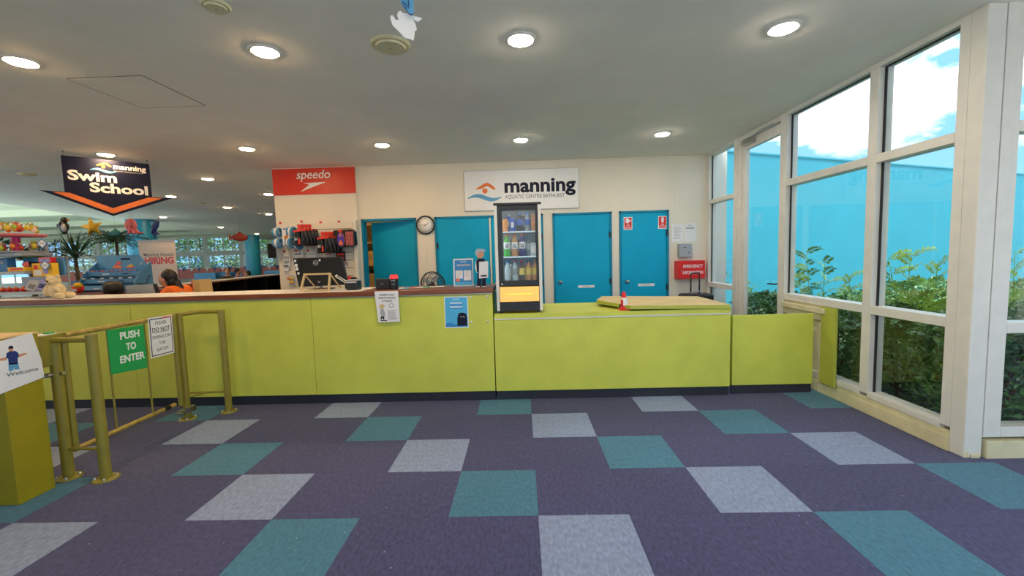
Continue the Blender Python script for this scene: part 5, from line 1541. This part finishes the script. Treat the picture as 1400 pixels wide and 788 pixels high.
# plush between teddy and display
cf_ = thing('plush_toucan', (-4.2, 1.72, .95), 'orange, yellow and blue plush toy beside the blue goggle stand', 'plush')
p = at(105, 392, 'y', 1.74)
p.z = 1.14
MB().ell((p.x, 1.74, p.z), (.09, .07, .07)).build('body', M['red'], cf_)
MB().ell((p.x+.05, 1.71, p.z+.045), (.055, .05, .04)).build('head', M['yellow'], cf_)
MB().ell((p.x-.075, 1.73, p.z+.02), (.03, .03, .05)).build('wing', M['yellow'], cf_)
MB().ell((p.x-.03, 1.74, p.z+.07), (.06, .05, .045)).build('crest', M['blue'], cf_)
cb = thing('side_cabinet', (-3.8, 2.0, 0), 'timber-topped side cabinet carrying the goggle stand', 'cabinet')
MB().box(-4.86, -3.50, 1.64, 2.38, 0, 1.045).build('body', M['black'], cb)
MB().box(-4.88, -3.48, 1.62, 2.40, 1.045, 1.07).build('top', M['wood'], cb)
# blue goggle stand
gs = thing('goggle_stand', (-4.3, 2.0, 1.07), 'blue tiered goggle display stand with printed header card', 'display stand')
fgs = Fr((-4.78, 1.98, 1.07), (1, -.04, 0))
KX = 1.17
Wd = .78*KX
MB().prism(fgs, [(0, .0), (0, .55), (.62*KX, .54), (.72*KX, .38), (.80*KX, .0)], -.35, -.34).build('header_card', M['cyan'], gs)
fside = Fr((-3.93, 1.25, 1.115), (0, 1, 0))
for x in (0.0, Wd-.012):
    b = MB()
    pl = [(0.02, 0), (0.02, .12), (.12, .26), (.34, .44), (.34, 0)]
    vs = [fgs.p(x, v, -u) for u, v in pl]+[fgs.p(x+.012, v, -u) for u, v in pl]
    b.add(vs, [tuple(range(5)), tuple(range(9, 4, -1))]+[(i, i+5, (i+1) % 5+5, (i+1) % 5) for i in range(5)])
    b.build('side', M['cyan'], gs)
for k, (z, d_) in enumerate(((.02, -.02), (.12, -.10), (.23, -.18))):
    MB().prism(fgs, fgs.rect(.012, Wd-.012, z, z+.07), d_-.01, d_).build('tier_front', M['cyan'], gs)
    MB().prism(fgs, fgs.rect(.012, Wd-.012, z+.055, z+.065), d_-.09, d_-.01).build('tier_floor', M['dblue'], gs)
    rect_part('tier_title', M['paper'], gs, fgs, .25, .36, z+.02, z+.035, d_, d_+.001)
    rect_part('tier_title', M['navy'], gs, fgs, .58, .68, z+.02, z+.035, d_, d_+.001)
for (m_, pl) in (('red', [(.25, .38), (.33, .40), (.36, .44), (.30, .45)]), ('orange', [(.22, .34), (.34, .33), (.36, .38), (.25, .39)]), ('yellow', [(.42, .36), (.52, .36), (.50, .41)]), ('red', [(.42, .34), (.54, .34), (.53, .36), (.43, .36)]), ('poster', [(.02, .31), (.70, .31), (.70, .335), (.02, .345)]), ('navy', [(.35, .47), (.48, .47), (.48, .50), (.35, .50)]), ('lgrey', [(.6, .38), (.66, .40), (.64, .43)])):
    MB().prism(fgs, [(u_*KX, v_) for u_, v_ in pl], -.34, -.337).build('printed_patch', M[m_], gs)
gc = ['paper', 'lilac', 'red', 'dark_metal', 'pink', 'paper']
gp = {}
for row, (z, d_) in enumerate(((.185, -.07), (.295, -.15))):
    for k in range(11):
        x = (.05+.064*k)*KX; c_ = gc[(k*3+row) % 6]
        pt = fgs.p(x, z, d_)
        if c_ not in gp:
            o = thing('swim_goggles', pt, '', 'goggles', '')
            MB().ell(pt+Vector((-.014, 0, .012)), (.014, .01, .011), 10, 6).build('lens', M[c_], o)
            MB().ell(pt+Vector((.014, 0, .012)), (.014, .01, .011), 10, 6).build('lens', M[c_], o)
            MB().tube([pt+Vector((-.028, .004, .012)), pt+Vector((-.02, .04, .012)), pt+Vector((.02, .04, .012)), pt+Vector((.028, .004, .012))], .003, 4).build('strap', M['black'], o)
            gp[c_] = o
        else:
            o = copy_tree(gp[c_]); o.location = pt
        cn = {'paper': 'white', 'lilac': 'lilac', 'red': 'red', 'dark_metal': 'dark', 'pink': 'pink'}[c_]
        o['label'] = '%s swim goggles on the %s tier of the blue stand' % (cn, ('middle', 'top')[row])
        o['group'] = '%s goggles, %s tier' % (cn, ('middle', 'top')[row])
yl = thing('yellow_duck', (0, 0, 0), 'yellow plush at the right end of the blue goggle stand', 'plush')
p = at(190, 395, 'y', 1.72); p.z = 1.105; yl.location = (p.x, 1.72, 1.07)
MB().ell((p.x, 1.72, p.z), (.055, .04, .035)).build('body', M['yellow'], yl)
MB().ell((p.x+.035, 1.70, p.z+.035), (.028, .025, .025)).build('head', M['yellow'], yl)

# pot plants
def pot_plant(x, y, kind, h, label, ztop):
    t = thing('potted_plant', (x, y, 0), label, 'plant')
    MB().lathe([(.16, 0), (.22, .4), (.23, .42), (.20, .42), (.19, .36)], (x, y, 0), n=24).build('pot', M['dark_metal'], t)
    MB().lathe([(.19, .37), (.001, .38)], (x, y, 0), n=20).build('soil', M['soil'], t)
    MB().tube([(x, y, .36), (x+.02, y, h*.5), (x, y, h)], [.04, .035, .03], 8).build('trunk', M['bark'], t)
    if kind == 'spiky':
        for k in range(34):
            a_ = k*2.4; el = .25+1.15*(k/34)
            L = .55+.2*random.random()
            d_ = Vector((math.cos(a_)*math.cos(el), math.sin(a_)*math.cos(el), math.sin(el)))
            sd_ = d_.cross(Vector((0, 0, 1))).normalized()*.022
            p = Vector((x, y, h)); b = MB()
            m1 = p+d_*L*.5; tip = p+d_*L+Vector((0, 0, -.12*(1.3-el)))
            b.add([p-sd_*.6, p+sd_*.6, m1+sd_, m1-sd_, tip, m1+Vector((0, 0, .006)), p], [(0, 6, 5, 3), (6, 1, 2, 5), (3, 5, 4), (5, 2, 4)])
            b.build('leaf', M['leafp'], t)
    else:
        for k in range(18):
            a_ = k*2.4; el = .15+.9*(k/18)
            frond('frond', (x, y, h), (math.cos(a_)*math.cos(el), math.sin(a_)*math.cos(el), math.sin(el)), .8+.25*random.random(), 22, M['leafp'], t, droop=.55, ll=.16, wd=.09, roll=random.uniform(-.6, .6))
    return t
p = at(103, 352, 'y', 4.2); pot_plant(p.x, 4.2, 'spiky', 1.62, 'spiky upright pot plant behind the goggle stand', 0)
p = at(160, 345, 'y', 6.2); pot_plant(p.x, 6.2, 'palm', 2.05, 'feathery potted palm left of the hiring banner', 0)
p = at(40, 345, 'y', 2.6); pot_plant(p.x, 2.6, 'palm', 1.6, 'arching fern-like pot plant behind the merchandise rack', 0)
p = at(178, 372, 'y', 5.7); pot_plant(p.x, 5.7, 'spiky', 1.15, 'low spiky pot plant at the left foot of the hiring banner', 0)
# banner
bn = thing('hiring_banner', (-6.2, 5.1, 0), 'cream roll-up banner lettered HIRING behind the staff desk', 'banner')
fb_ = Fr((0, 5.1, 0), (1, 0, 0))
bxa, bxb = -6.62, -5.78
rect_part('cloth', mat('banner_cloth', (226, 206, 192), .6, var=.03), bn, fb_, bxa, bxb, .08, 1.99, 0, .003)
MB().box(bxa-.02, bxb+.02, 5.085, 5.11, 1.985, 2.01).box(bxa-.03, bxb+.03, 5.02, 5.18, 0, .09).build('rail', M['grey'], bn)
text('Manning Aquatic', .105, fb_, -6.17, 1.645, .0035, M['greyp'], bn, bold=.008)
text('HIRING', .20, fb_, -6.17, 1.475, .0035, M['red'], bn, bold=.045, sx=1.0)
MB().prism(fb_, [(-6.05, 1.36), (-5.85, 1.36), (-5.90, 1.30), (-5.98, 1.28)], .003, .004).build('printed_patch', M['binder'], bn)
# rear counter
rcn = thing('rear_counter', (-4.8, 5, 0), 'dark rear counter with pale top running back towards the pool windows', 'counter')
frc = Fr((-4.36, 2.5, 0), (-1.16, 6.85, 0))
Lr = 6.3
MB().prism(frc, frc.rect(0, Lr, 0, 1.02), -.5, -.48).build('rear_panel', M['black'], rcn)
MB().prism(frc, frc.rect(0, Lr, 1.02, 1.05), -.52, .0).build('counter_top', M['wood'], rcn)
MB().prism(frc, frc.rect(0, Lr, 1.05, 1.056), -.51, -.01).build('top_sheet', M['lgrey'], rcn)
MB().prism(frc, frc.rect(0, Lr, .5, .52), -.48, -.02).build('shelf', M['black'], rcn)
MB().prism(frc, frc.rect(0, Lr, 0, .08), -.48, -.04).build('plinth', M['black'], rcn)
for k in range(6):
    a0 = k*Lr/5.02
    MB().prism(frc, frc.rect(a0, a0+.025, .08, 1.02), -.48, -.01).build('divider', M['black'], rcn)
for k in range(5):
    a0 = .5+1.2*k
    o = MB().prism(frc, frc.rect(a0, a0+.4, .521, .56+.02*(k % 3)), -.40, -.10).build('paper_stack', M['paper']); tag(o, ['stack of paper in the nearest bay of the rear counter', 'stack of paper in the second bay of the rear counter', 'stack of paper in the middle bay of the rear counter', 'stack of paper in the fourth bay of the rear counter', 'stack of paper in the farthest bay of the rear counter'][k], 'paper', 'paper stacks in the rear counter')
# things on a low table behind: dark clutter and a cream file
lt = thing('staff_table', (-2.0, 1.9, 0), 'dark low staff table behind the woman in orange', 'table')
MB().box(-2.9, -1.1, 1.6, 2.2, .96, .99).build('tabletop', M['black'], lt)
for x in (-2.85, -1.15):
    for y in (1.65, 2.15): MB().box(x-.02, x+.02, y-.02, y+.02, 0, .96).build('leg', M['black'], lt)
for k in range(6):
    x = -2.65+.17*k
    o = MB().box(x-.12, x+.12, 1.68, 1.9, .9905+.012*k*(1 if k < 3 else .5), .9905+.012*k*(1 if k < 3 else .5)+.010, rz=.3*(k % 3-1)).build('folder', M[['dark_metal', 'paper', 'black', 'lgrey', 'black', 'dark_metal'][k]])
    tag(o, ['grey folder at the left of the staff table clutter', 'white folder in the staff table clutter', 'black folder in the middle of the clutter', 'pale folder in the staff table clutter', 'black folder near the cream file', 'dark folder next to the cream file'][k], 'folder', 'folders on the staff table')
p0 = at(272, 400, 'y', 1.7)
mf = thing('magazine_file', (p0.x, 1.75, .99), 'cream cardboard magazine file standing at the end of the staff table', 'file')
MB().box(p0.x-.05, p0.x+.055, 1.66, 1.90, .9905, 1.22, rot=Matrix.Rotation(-.05, 3, 'Y')).build('file', M['binder'], mf)
MB().box(p0.x-.065, p0.x-.05, 1.66, 1.90, .9905, 1.21).build('red_book', M['redbox'], mf)

# laptop / screen seen from behind at left
ms_ = thing('desk_screen', (at(193, 400, 'y', .55).x, .6, .74), 'grey-backed screen standing behind the desk in front of the woman', 'monitor')
fms = Fr((0, .55, 0), (1, 0, 0))
MB().prism(fms, fq2([(172, 391), (209, 389), (216, 407), (172, 408)], .55), -.03, 0).build('shell', M['grey'], ms_, .004)
MB().prism(fms, fq2([(209, 388.5), (211, 388.5), (218, 407), (215.5, 407)], .55), -.035, .004).build('edge', M['black'], ms_)
MB().box(ms_.location.x-.02, ms_.location.x+.02, .56, .60, .75, 1.1).box(ms_.location.x-.12, ms_.location.x+.12, .5, .7, .74, .752).build('stand', M['black'], ms_)
MB().box(ms_.location.x-.03, ms_.location.x+.03, .54, .58, at(190, 389, 'y', .55).z, at(190, 387.5, 'y', .55).z).build('webcam', M['black'], ms_)
gm = thing('gooseneck_microphone', (at(202, 389, 'y', .6).x, .62, .74), 'thin black gooseneck microphone rising behind the grey screen', 'microphone')
a_ = at(200.5, 389, 'y', .62); b_ = at(201, 382, 'y', .62); c_ = at(204, 377.5, 'y', .62)
MB().tube([(a_.x, .62, .75), a_, b_, c_], .005, 6).lathe([(.04, 0), (.04, .01)], (a_.x, .62, .742), n=12).build('neck', M['black'], gm)
MB().ell(c_, (.012, .009, .008), 8, 6).build('head', M['black'], gm)
# papers along the counter top
for k, (pa_, pb_, yy) in enumerate(((110, 150, .05), (150, 190, .10), (200, 236, .02), (232, 262, .10), (262, 300, .06))):
    xa_, xb_ = at(pa_, 404, 'y', yy).x, at(pb_, 404, 'y', yy).x
    o = MB().box(xa_, xb_, yy-.12, yy+.12, ZT+.0004, ZT+.004+.001*(k % 2), rz=.08*(k % 3-1)).build('paper_sheet', M['paper'])
    tag(o, ['white sheet on the desk just right of the teddy', 'white sheet on the desk below the dark-haired head', 'white sheet on the desk in front of the grey screen', 'white sheet in front of the woman in orange', 'white sheet on the desk below the cream file'][k], 'paper', 'paper sheets along the timber top')

# ================================================================== PEOPLE
def to_mesh(o, name, mt, parent):
    bpy.context.view_layer.update()
    me = bpy.data.meshes.new_from_object(o.evaluated_get(bpy.context.evaluated_depsgraph_get()))
    me.name = name
    bpy.data.objects.remove(o)
    org = wloc(parent)
    me.transform(Matrix.Translation(-org))
    me.materials.clear(); me.materials.append(mt)
    for p in me.polygons: p.use_smooth = True
    r = bpy.data.objects.new(name, me); COL.objects.link(r); r.parent = parent
    return r
def skin(name, pts, edges, mt, parent, extra=None, voxel=0, sub=2):
    me = bpy.data.meshes.new('tmp')
    me.from_pydata([p for p, r in pts], edges, [])
    o = bpy.data.objects.new('tmp', me); COL.objects.link(o)
    md = o.modifiers.new('s', 'SKIN'); md.use_smooth_shade = True
    sv = me.skin_vertices[0].data
    for i, (p, r) in enumerate(pts):
        sv[i].radius = (r, r) if not isinstance(r, tuple) else r
        sv[i].use_root = (i == 0)
    o.modifiers.new('u', 'SUBSURF').levels = sub
    if extra:
        bpy.context.view_layer.update()
        m2 = bpy.data.meshes.new_from_object(o.evaluated_get(bpy.context.evaluated_depsgraph_get()))
        bpy.data.objects.remove(o)
        bm = bmesh.new(); bm.from_mesh(m2)
        vs = [bm.verts.new(v) for v in extra.v]
        for f in extra.f:
            try: bm.faces.new([vs[i] for i in f])
            except ValueError: pass
        bm.to_mesh(m2); bm.free()
        o = bpy.data.objects.new('tmp', m2); COL.objects.link(o)
    if voxel:
        rm = o.modifiers.new('r', 'REMESH'); rm.mode = 'VOXEL'; rm.voxel_size = voxel; rm.use_smooth_shade = True
        sm = o.modifiers.new('m', 'SMOOTH'); sm.factor = .5; sm.iterations = 3
    return to_mesh(o, name, mt, parent)

def head_mesh(c, f, tilt=0):
    """a head with brow, nose, lips, chin and ears; c = centre, f = facing direction (horizontal)"""
    c = Vector(c); f = Vector(f).normalized(); s_ = f.cross(Vector((0, 0, 1))); u = Vector((0, 0, 1))
    R = Matrix.Rotation(tilt, 3, s_)
    b = MB(); rs = []
    K, N = 26, 32
    for i in range(K+1):
        t = min(max(math.pi*i/K, .03), math.pi-.03)
        h = -math.cos(t)
        ring = []
        for j in range(N):
            a = 2*math.pi*j/N
            x, y = math.cos(a), math.sin(a)
            rr = math.sin(t)
            wx = .095*rr; wy = .074*rr
            if h < -.1:
                wy *= 1-.32*min(1, (-.1-h)/.9); 
                if x < 0: wx *= 1-.35*min(1, (-.1-h)/.9)
            px, py, pz = x*wx, y*wy, h*.118
            fr = max(0, x)**6
            if x > 0:
                px += .022*math.exp(-((h+.16)/.13)**2)*max(0, x)**22      # nose
                px += .008*math.exp(-((h+.46)/.07)**2)*max(0, x)**10      # lips
                px += .012*math.exp(-((h+.80)/.14)**2)*max(0, x)**6       # chin
                px += .005*math.exp(-((h-.18)/.08)**2)*max(0, x)**5       # brow
                px -= .010*math.exp(-((h-.02)/.08)**2)*math.exp(-((abs(y)-.38)/.16)**2)
            ring.append(c + R @ (f*px + s_*py + u*pz))
        rs.append(ring)
    b.rings(rs)
    for sg in (-1, 1):
        b.ell(c + R @ (f*(-.005)+s_*(.076*sg)+u*(-.01)), (.016, .016, .03), 10, 8)
    return b, R, s_

def person(name, loc, face, head, mats, label, hair='short', reach=None, lean=.0, voxel=.012, detail=True, stoop=0):
    """seated figure; loc = seat point (hips above the floor), face = facing direction"""
    L = Vector(loc); f = Vector((*face, 0)).normalized(); s_ = f.cross(Vector((0, 0, 1)))
    H = Vector(head)
    t = thing(name, (L.x, L.y, 0), label, 'person')
    hip = Vector((L.x, L.y, .52)); U = Vector((0, 0, 1))
    neck = H - U*.125 - f*.02
    chest = neck - U*(.15-.6*max(0, stoop)*.1) - f*(.02+stoop*.1) - U*0
    if stoop: chest = neck - U*.085 - f*.085
    waist = (hip+chest)/2 - f*.02
    pts, ed = [], []
    def add(p, r, par=None):
        pts.append((tuple(p), r)); i = len(pts)-1
        if par is not None: ed.append((par, i))
        return i
    i0 = add(hip, (.15, .12)); i1 = add(waist, (.13, .105), i0); i2 = add(chest, (.15, .11), i1); i3 = add(neck-U*.05, .07, i2); i4 = add(neck+U*.03, .05, i3); add(H, .05, i4)
    arms = []
    for sg in (-1, 1):
        sh = chest+s_*(.165*sg)+U*.065
        hand = (Vector(reach)+s_*(.16*sg)) if reach else hip+f*.42+s_*(.16*sg)+U*.12
        el = (sh+hand)/2 - U*.10 - f*.06 + s_*(.05*sg)
        a = add(sh, .062, i2); b_ = add(el, .046, a); c_ = add(hand-(hand-el).normalized()*.05, .030, b_)
        arms.append((sh, el, hand, c_))
        kn = hip+f*.44+s_*(.12*sg)-U*.02
        an = Vector((kn.x, kn.y, .09))-f*.03
        g = add(hip+s_*(.09*sg)-U*.02, .095, i0); k_ = add(kn, .062, g); n_ = add(an, .042, k_); add(an+f*.16-U*.045, .034, n_)
    # hands: palm and five fingers
    for (sh, el, hand, ci), sg in zip(arms, (-1, 1)):
        d = (hand-el).normalized(); sd = d.cross(U).normalized()
        pm = add(hand+d*.02, (.034, .020), ci)
        if detail:
            for k in range(4):
                o_ = sd*(-.027+.018*k); ln = (.065, .078, .074, .058)[k]
                a = add(hand+d*.05+o_, .0095, pm); b_ = add(hand+d*(.05+ln*.55)+o_-U*.006, .0088, a); add(hand+d*(.05+ln)+o_-U*.022, .0078, b_)
            th = add(hand+d*.02+sd*(-.038*sg), .011, pm); add(hand+d*.055+sd*(-.06*sg)-U*.008, .009, th)
    hb, R, hs = head_mesh(H, f, lean)
    skin('body', pts, ed, mats['skin'], t, hb, voxel)
    # eyes, brow and mouth
    if detail:
        for sg in (-1, 1):
            e = MB(); e.ell(H + R @ (f*.083+hs*(.029*sg)+U*.004), (.009, .013, .007), 10, 8); e.build('eye', M['black'], t)
            MB().tube([H + R @ (f*.088+hs*(.018*sg)+U*.024), H + R @ (f*.082+hs*(.045*sg)+U*.022)], .0035, 6).build('eyebrow', mats['hair'], t)
        MB().tube([H + R @ (f*.098+hs*.018-U*.052), H + R @ (f*.104-U*.053), H + R @ (f*.098-hs*.018-U*.052)], .0035, 6).build('mouth', M['pink'], t)
    # clothing
    cp_, ce = [], []
    def ca(p, r, par=None):
        cp_.append((tuple(p), r)); i = len(cp_)-1
        if par is not None: ce.append((par, i))
        return i
    j0 = ca(hip+U*.02, (.172, .14)); j1 = ca(waist, (.150, .125), j0); j2 = ca(chest, (.168, .130), j1); j3 = ca(neck-U*.055, (.092, .085), j2)
    for sh, el, hand, _ in arms:
        a = ca(sh, .082, j2); ca(sh.lerp(el, .85), .066, a)
    skin('shirt', cp_, ce, mats['shirt'], t, None, .014)
    tp_, te = [], []
    def ta(p, r, par=None):
        tp_.append((tuple(p), r)); i = len(tp_)-1
        if par is not None: te.append((par, i))
        return i
    q0 = ta(hip, (.168, .135))
    for sg in (-1, 1):
        kn = hip+f*.44+s_*(.12*sg)-U*.02
        g = ta(hip+s_*(.09*sg)-U*.01, .112, q0); k_ = ta(kn, .078, g); ta(Vector((kn.x, kn.y, .12))-f*.03, .058, k_)
    skin('trousers', tp_, te, mats['trousers'], t, None, .016)
    for sg in (-1, 1):
        kn = hip+f*.44+s_*(.12*sg)
        an = Vector((kn.x, kn.y, 0))
        MB().ell(an+f*.05+U*.04, (.12 if abs(f.x) > .5 else .05, .05 if abs(f.x) > .5 else .12, .04)).build('shoe', M['black'], t)
    # hair: a shell over the skull and, if long, a tied tail down the back
    h = MB()
    h.ell(H + R @ (f*(-.022)+U*.030), (.094 if abs(f.x) > .5 else .084, .084 if abs(f.x) > .5 else .094, .102), 24, 16)
    if hair == 'long':
        h.ell(H + R @ (f*(-.065)-U*.03), (.06, .075, .10), 20, 14)
        h.tube([H + R @ (f*(-.10)-U*.03), H + R @ (f*(-.155)-U*.12), H + R @ (f*(-.19)-U*.20), H + R @ (f*(-.20)-U*.27)], [.055, .052, .036, .010], 14)
    h.build('hair', mats['hair'], t)
    if hair == 'long':
        MB().lathe([(.02, -.006), (.024, 0), (.02, .006)], H + R @ (f*(.01)+U*.128), d=f, n=12).build('hair_clip', M['grey'], t)
    return t, hip, f, s_
def chair(hip, f, label):
    t = thing('office_chair', (hip.x, hip.y, 0), label, 'chair')
    x, y = hip.x, hip.y
    MB().box(x-.23, x+.23, y-.23, y+.23, .37, .42).build('seat', M['black'], t, .02)
    bk = hip-f*.27
    R = Matrix.Rotation(math.atan2(f.y, f.x), 3, 'Z')
    MB().box(bk.x-.025, bk.x+.025, bk.y-.20, bk.y+.20, .50, .86, rot=R).build('backrest', M['black'], t, .02)
    MB().tube([(bk.x, bk.y, .6), (bk.x, bk.y, .39), (x, y, .375)], .015, 8).build('back_bar', M['dark_metal'], t)
    MB().tube([(x, y, .06), (x, y, .37)], .025, 12).build('column', M['dark_metal'], t)
    for k in range(5):
        a = k*2*math.pi/5
        g = MB().tube([(x, y, .09), (x+.27*math.cos(a), y+.27*math.sin(a), .065)], .015, 8).build('leg', M['dark_metal'], t)
        MB().lathe([(.028, -.02), (.028, .02)], (x+.27*math.cos(a), y+.27*math.sin(a), .03), axis='x', n=12).build('castor', M['black'], g)
    return t
hd = at(228.5, 381.5, 'y', 1.22)
skm = dict(skin=M['skin'], hair=M['hair'], shirt=M['shirt'], trousers=M['navy'])
pw_, hip_, f_, s_v = person('person', (hd.x+.30, 1.28, .5), (-1, -.12), hd, skm, 'woman in orange and blue shirt, dark tied hair, seated facing left behind the desk', 'long', reach=(hd.x-.28, 1.08, .80), lean=.12, stoop=1)
# blue back panel of the shirt
bp_ = MB(); 
bp_.ell((hd.x+.19, 1.15, .985), (.14, .10, .11), 20, 14); bp_.build('shirt_panel', M['shirtb'], pw_)
chair(hip_, f_, 'black office chair under the woman in orange')
hd2 = at(155, 396.5, 'y', 1.30)
p2_, hip2, f2, _ = person('person', (hd2.x, 1.38, .5), (.1, -1), hd2, dict(skin=M['skin'], hair=M['hair'], shirt=M['dblue'], trousers=M['navy']), 'person behind the desk with only dark hair showing above the timber top', 'short', reach=(hd2.x, .95, .80), lean=.5)
MB().ell((hd2.x, 1.28, hd2.z+.02), (.098, .11, .10), 24, 16).build('hair', M['hair'], p2_)
chair(hip2, f2, 'black office chair under the person whose dark hair shows')
for (px, py, y, face, hc, sc_, lb) in ((311, 371, 10.2, (.6, -.8), 'brown', 'black', 'person in a black patterned top seated beyond the rear counter'),
                                 (325.5, 371.5, 10.4, (.9, .3), 'dark', 'lilac', 'person in a lilac shirt seated beyond the rear counter, beside the one in black'),
                                 (338.5, 375, 11.2, (-.8, -.5), 'dark', 'dark_metal', 'person in dark clothes seated half behind the right blue column')):
    hd3 = at(px, py, 'y', y)
    hm = M['hair'] if hc == 'dark' else M['bark']
    pp_, h_, ff, _ = person('person', (hd3.x-.05*face[0], y+.05, .5), face, hd3, dict(skin=M['skin'], hair=hm, shirt=M[sc_], trousers=M['navy']), lb, 'short', voxel=.02, detail=False)
    chair(h_, ff, 'dark chair under the ' + lb.split(' seated')[0])

# ================================================================== POOL HALL
YW = 28.0
def column(px, y, r, nm, label_):
    p = at(px, 340, 'y', y)
    o = MB().lathe([(r, 0), (r, 2.95)], (p.x, y, -.01), n=40).build(nm, M['col']); struct(o)
column(345, 18.6, .36, 'column_right', '')
column(196, 9.3, .39, 'column_left', '')
win = sroot('window_5', (-26, YW, 0))
b0 = MB()
MB().box(-42, -13, YW, YW+.2, 2.05, 2.40).build('transom', M['white_al'], win)
MB().box(-42, -13, YW, YW+.2, -.0, .35).build('sill', M['white_al'], win)
MB().box(-42, -13, YW, YW+.2, 3.42, 3.5).build('head', M['white_al'], win)
MB().box(-42, -13, YW+.05, YW+.12, 2.86, 2.92).build('transom', M['white_al'], win)
x = -42.0
k = 0
while x < -13:
    MB().box(x-.14, x+.14, YW-.05, YW+.22, 0, 3.5).build('post', M['white_al'], win)
    for j in range(1, 4):
        MB().box(x+j*.70-.03, x+j*.70+.03, YW+.05, YW+.13, 2.40, 3.42).build('mullion', M['white_al'], win)
    MB().box(x+1.37, x+1.43, YW+.05, YW+.13, .35, 2.05).build('mullion', M['white_al'], win)
    for a0, a1, z0, z1 in ((x+.14, x+1.37, .35, 2.05), (x+1.43, x+2.66, .35, 2.05), (x+.14, x+2.66, 2.40, 3.42)):
        MB().box(a0, a1, YW+.08, YW+.088, z0, z1).build('pane', M['glass'], win)
    x += 2.8
win6 = sroot('added_window_6', (-42, 10, 0))
MB().box(-42.2, -42, -9.2, YW, 0, .9).build('sill', M['white_al'], win6)
for k in range(14):
    y = -9.2+k*2.86
    MB().box(-42.2, -42, y-.1, y+.1, .9, 3.5).build('post', M['white_al'], win6)
    if k < 13: MB().box(-42.1, -42.09, y+.1, y+2.76, .9, 3.5).build('pane', M['glass'], win6)
struct(MB().box(-1.94, -1.84, 5.7, 28, 0, CZ).build('wall_lobby_return', M['wall']))
struct(MB().box(-15, -1.84, 28, 28.2, 0, CZ+.6).build('wall_lobby_north', M['wall']))
struct(MB().box(-42, -9.2, -9.3, -9.2, 0, .6).box(-42, -9.2, -9.3, -9.2, 3.0, 3.6).box(-9.3, -9.2, -9.2, YS-.1, 0, 3.6).build('wall_pool_south', M['wall']))  # unseen wall left open midway to admit daylight to the hall
# salmon board fence, benches, bunting
pbar = thing('lane_barrier', (-18, 25.5, 0), 'long salmon coloured barrier in front of the pool hall windows', 'barrier')
M['salmon'] = mat('salmon_board', (232, 132, 122), .6)
for k in range(14):
    x = -33+1.5*k
    MB().box(x, x+1.46, 25.5, 25.56, .40, 1.10).build('panel', M['salmon'], pbar)
    MB().box(x+.7, x+.76, 25.56, 25.6, 0, 1.10).build('post', M['white_al'], pbar)
for k, (px, py) in enumerate(((276, 380), (297, 380), (312, 379), (372, 372))):
    p = at(px, py, 'y', 16.5+k*.3)
    t = thing('pool_bench', (p.x, p.y, 0), ['pale blue bench leftmost beyond the banner', 'pale blue bench left of the seated pair', 'pale blue bench behind the seated pair', 'pale blue bench right of the right-hand column'][k], 'bench')
    MB().box(p.x-.55, p.x+.55, p.y-.2, p.y+.2, .42, .47).build('seat', M['cyan'], t, .01)
    MB().box(p.x-.55, p.x+.55, p.y+.2, p.y+.24, .55, .98).build('backrest', M['cyan'], t, .01)
    for s in (-.5, .5):
        MB().box(p.x+s-.03, p.x+s+.03, p.y-.18, p.y+.24, -.01, .42).build('leg', M['white_al'], t)
        MB().box(p.x+s-.03, p.x+s+.03, p.y+.205, p.y+.235, .42, .60).build('back_post', M['white_al'], t)
bt = thing('pennant_line', (-15, 20, 1.2), 'string of small dark blue pennants across the pool hall', 'pennants')
MB().tube([(-24, 20, 1.26), (-18, 20, 1.20), (-9.8, 20, 1.26)], .008, 4).build('cord', M['white'], bt)
fbt = Fr((0, 20, 0), (1, 0, 0))
pm_ = None
for k in range(30):
    x = -23.7+.46*k
    o = MB().prism(fbt, [(x-.12, 1.225), (x+.12, 1.225), (x, .98)], -.003, .003)
    o.build('pennant', M['dblue'] if k % 2 else M['white'], bt)
for x in (-24, -9.8):
    MB().tube([(x, 20, -.01), (x, 20, 1.3)], .03, 8).build('pole', M['white_al'], bt)
# trees beyond the pool windows
for k in range(11):
    x = -38+2.6*k+random.uniform(-.5, .5); y = 33+random.uniform(0, 3.5); h = random.uniform(4.2, 6.2)
    t = thing('garden_tree', (x, y, -.06), ['leafy tree outside the pool hall, %s from the left' % w_ for w_ in ('first', 'second', 'third', 'fourth', 'fifth', 'sixth', 'seventh', 'eighth', 'ninth', 'tenth', 'eleventh')][k], 'tree')
    MB().tube([(x, y, -.06), (x+.1, y, 1.6), (x-.1, y, h*.8)], [.16, .12, .05], 8).build('trunk', M['bark'], t)
    n = 1500
    u = rng.normal(size=(n, 3)); u /= np.linalg.norm(u, axis=1)[:, None]
    rr = (.5+.5*rng.random(n))[:, None]
    P_ = np.array([x, y, h*.58])+u*rr*np.array([1.6, 1.4, h*.42])
    P_ = P_[P_[:, 2] > .5]
    leaf_cloud('foliage', M['leaft'], t, P_, .26, ratio=.55)
for k in range(9):
    x = -38+3.2*k; y = 31.2
    t = thing('low_hedge', (x, y, -.06), ['clipped hedge below the pool windows, %s from the left' % w_ for w_ in ('first', 'second', 'third', 'fourth', 'fifth', 'sixth', 'seventh', 'eighth', 'ninth')][k], 'hedge')
    n = 900
    P_ = np.stack([x+rng.random(n)*3.1-1.5, y+rng.random(n)*.8-.4, .05+rng.random(n)**.7*1.5], 1)
    MB().tube([(x, y, -.06), (x, y, 1.0)], .05, 6).build('trunk', M['bark'], t)
    leaf_cloud('foliage', M['leaft'], t, P_, .22, ratio=.55)
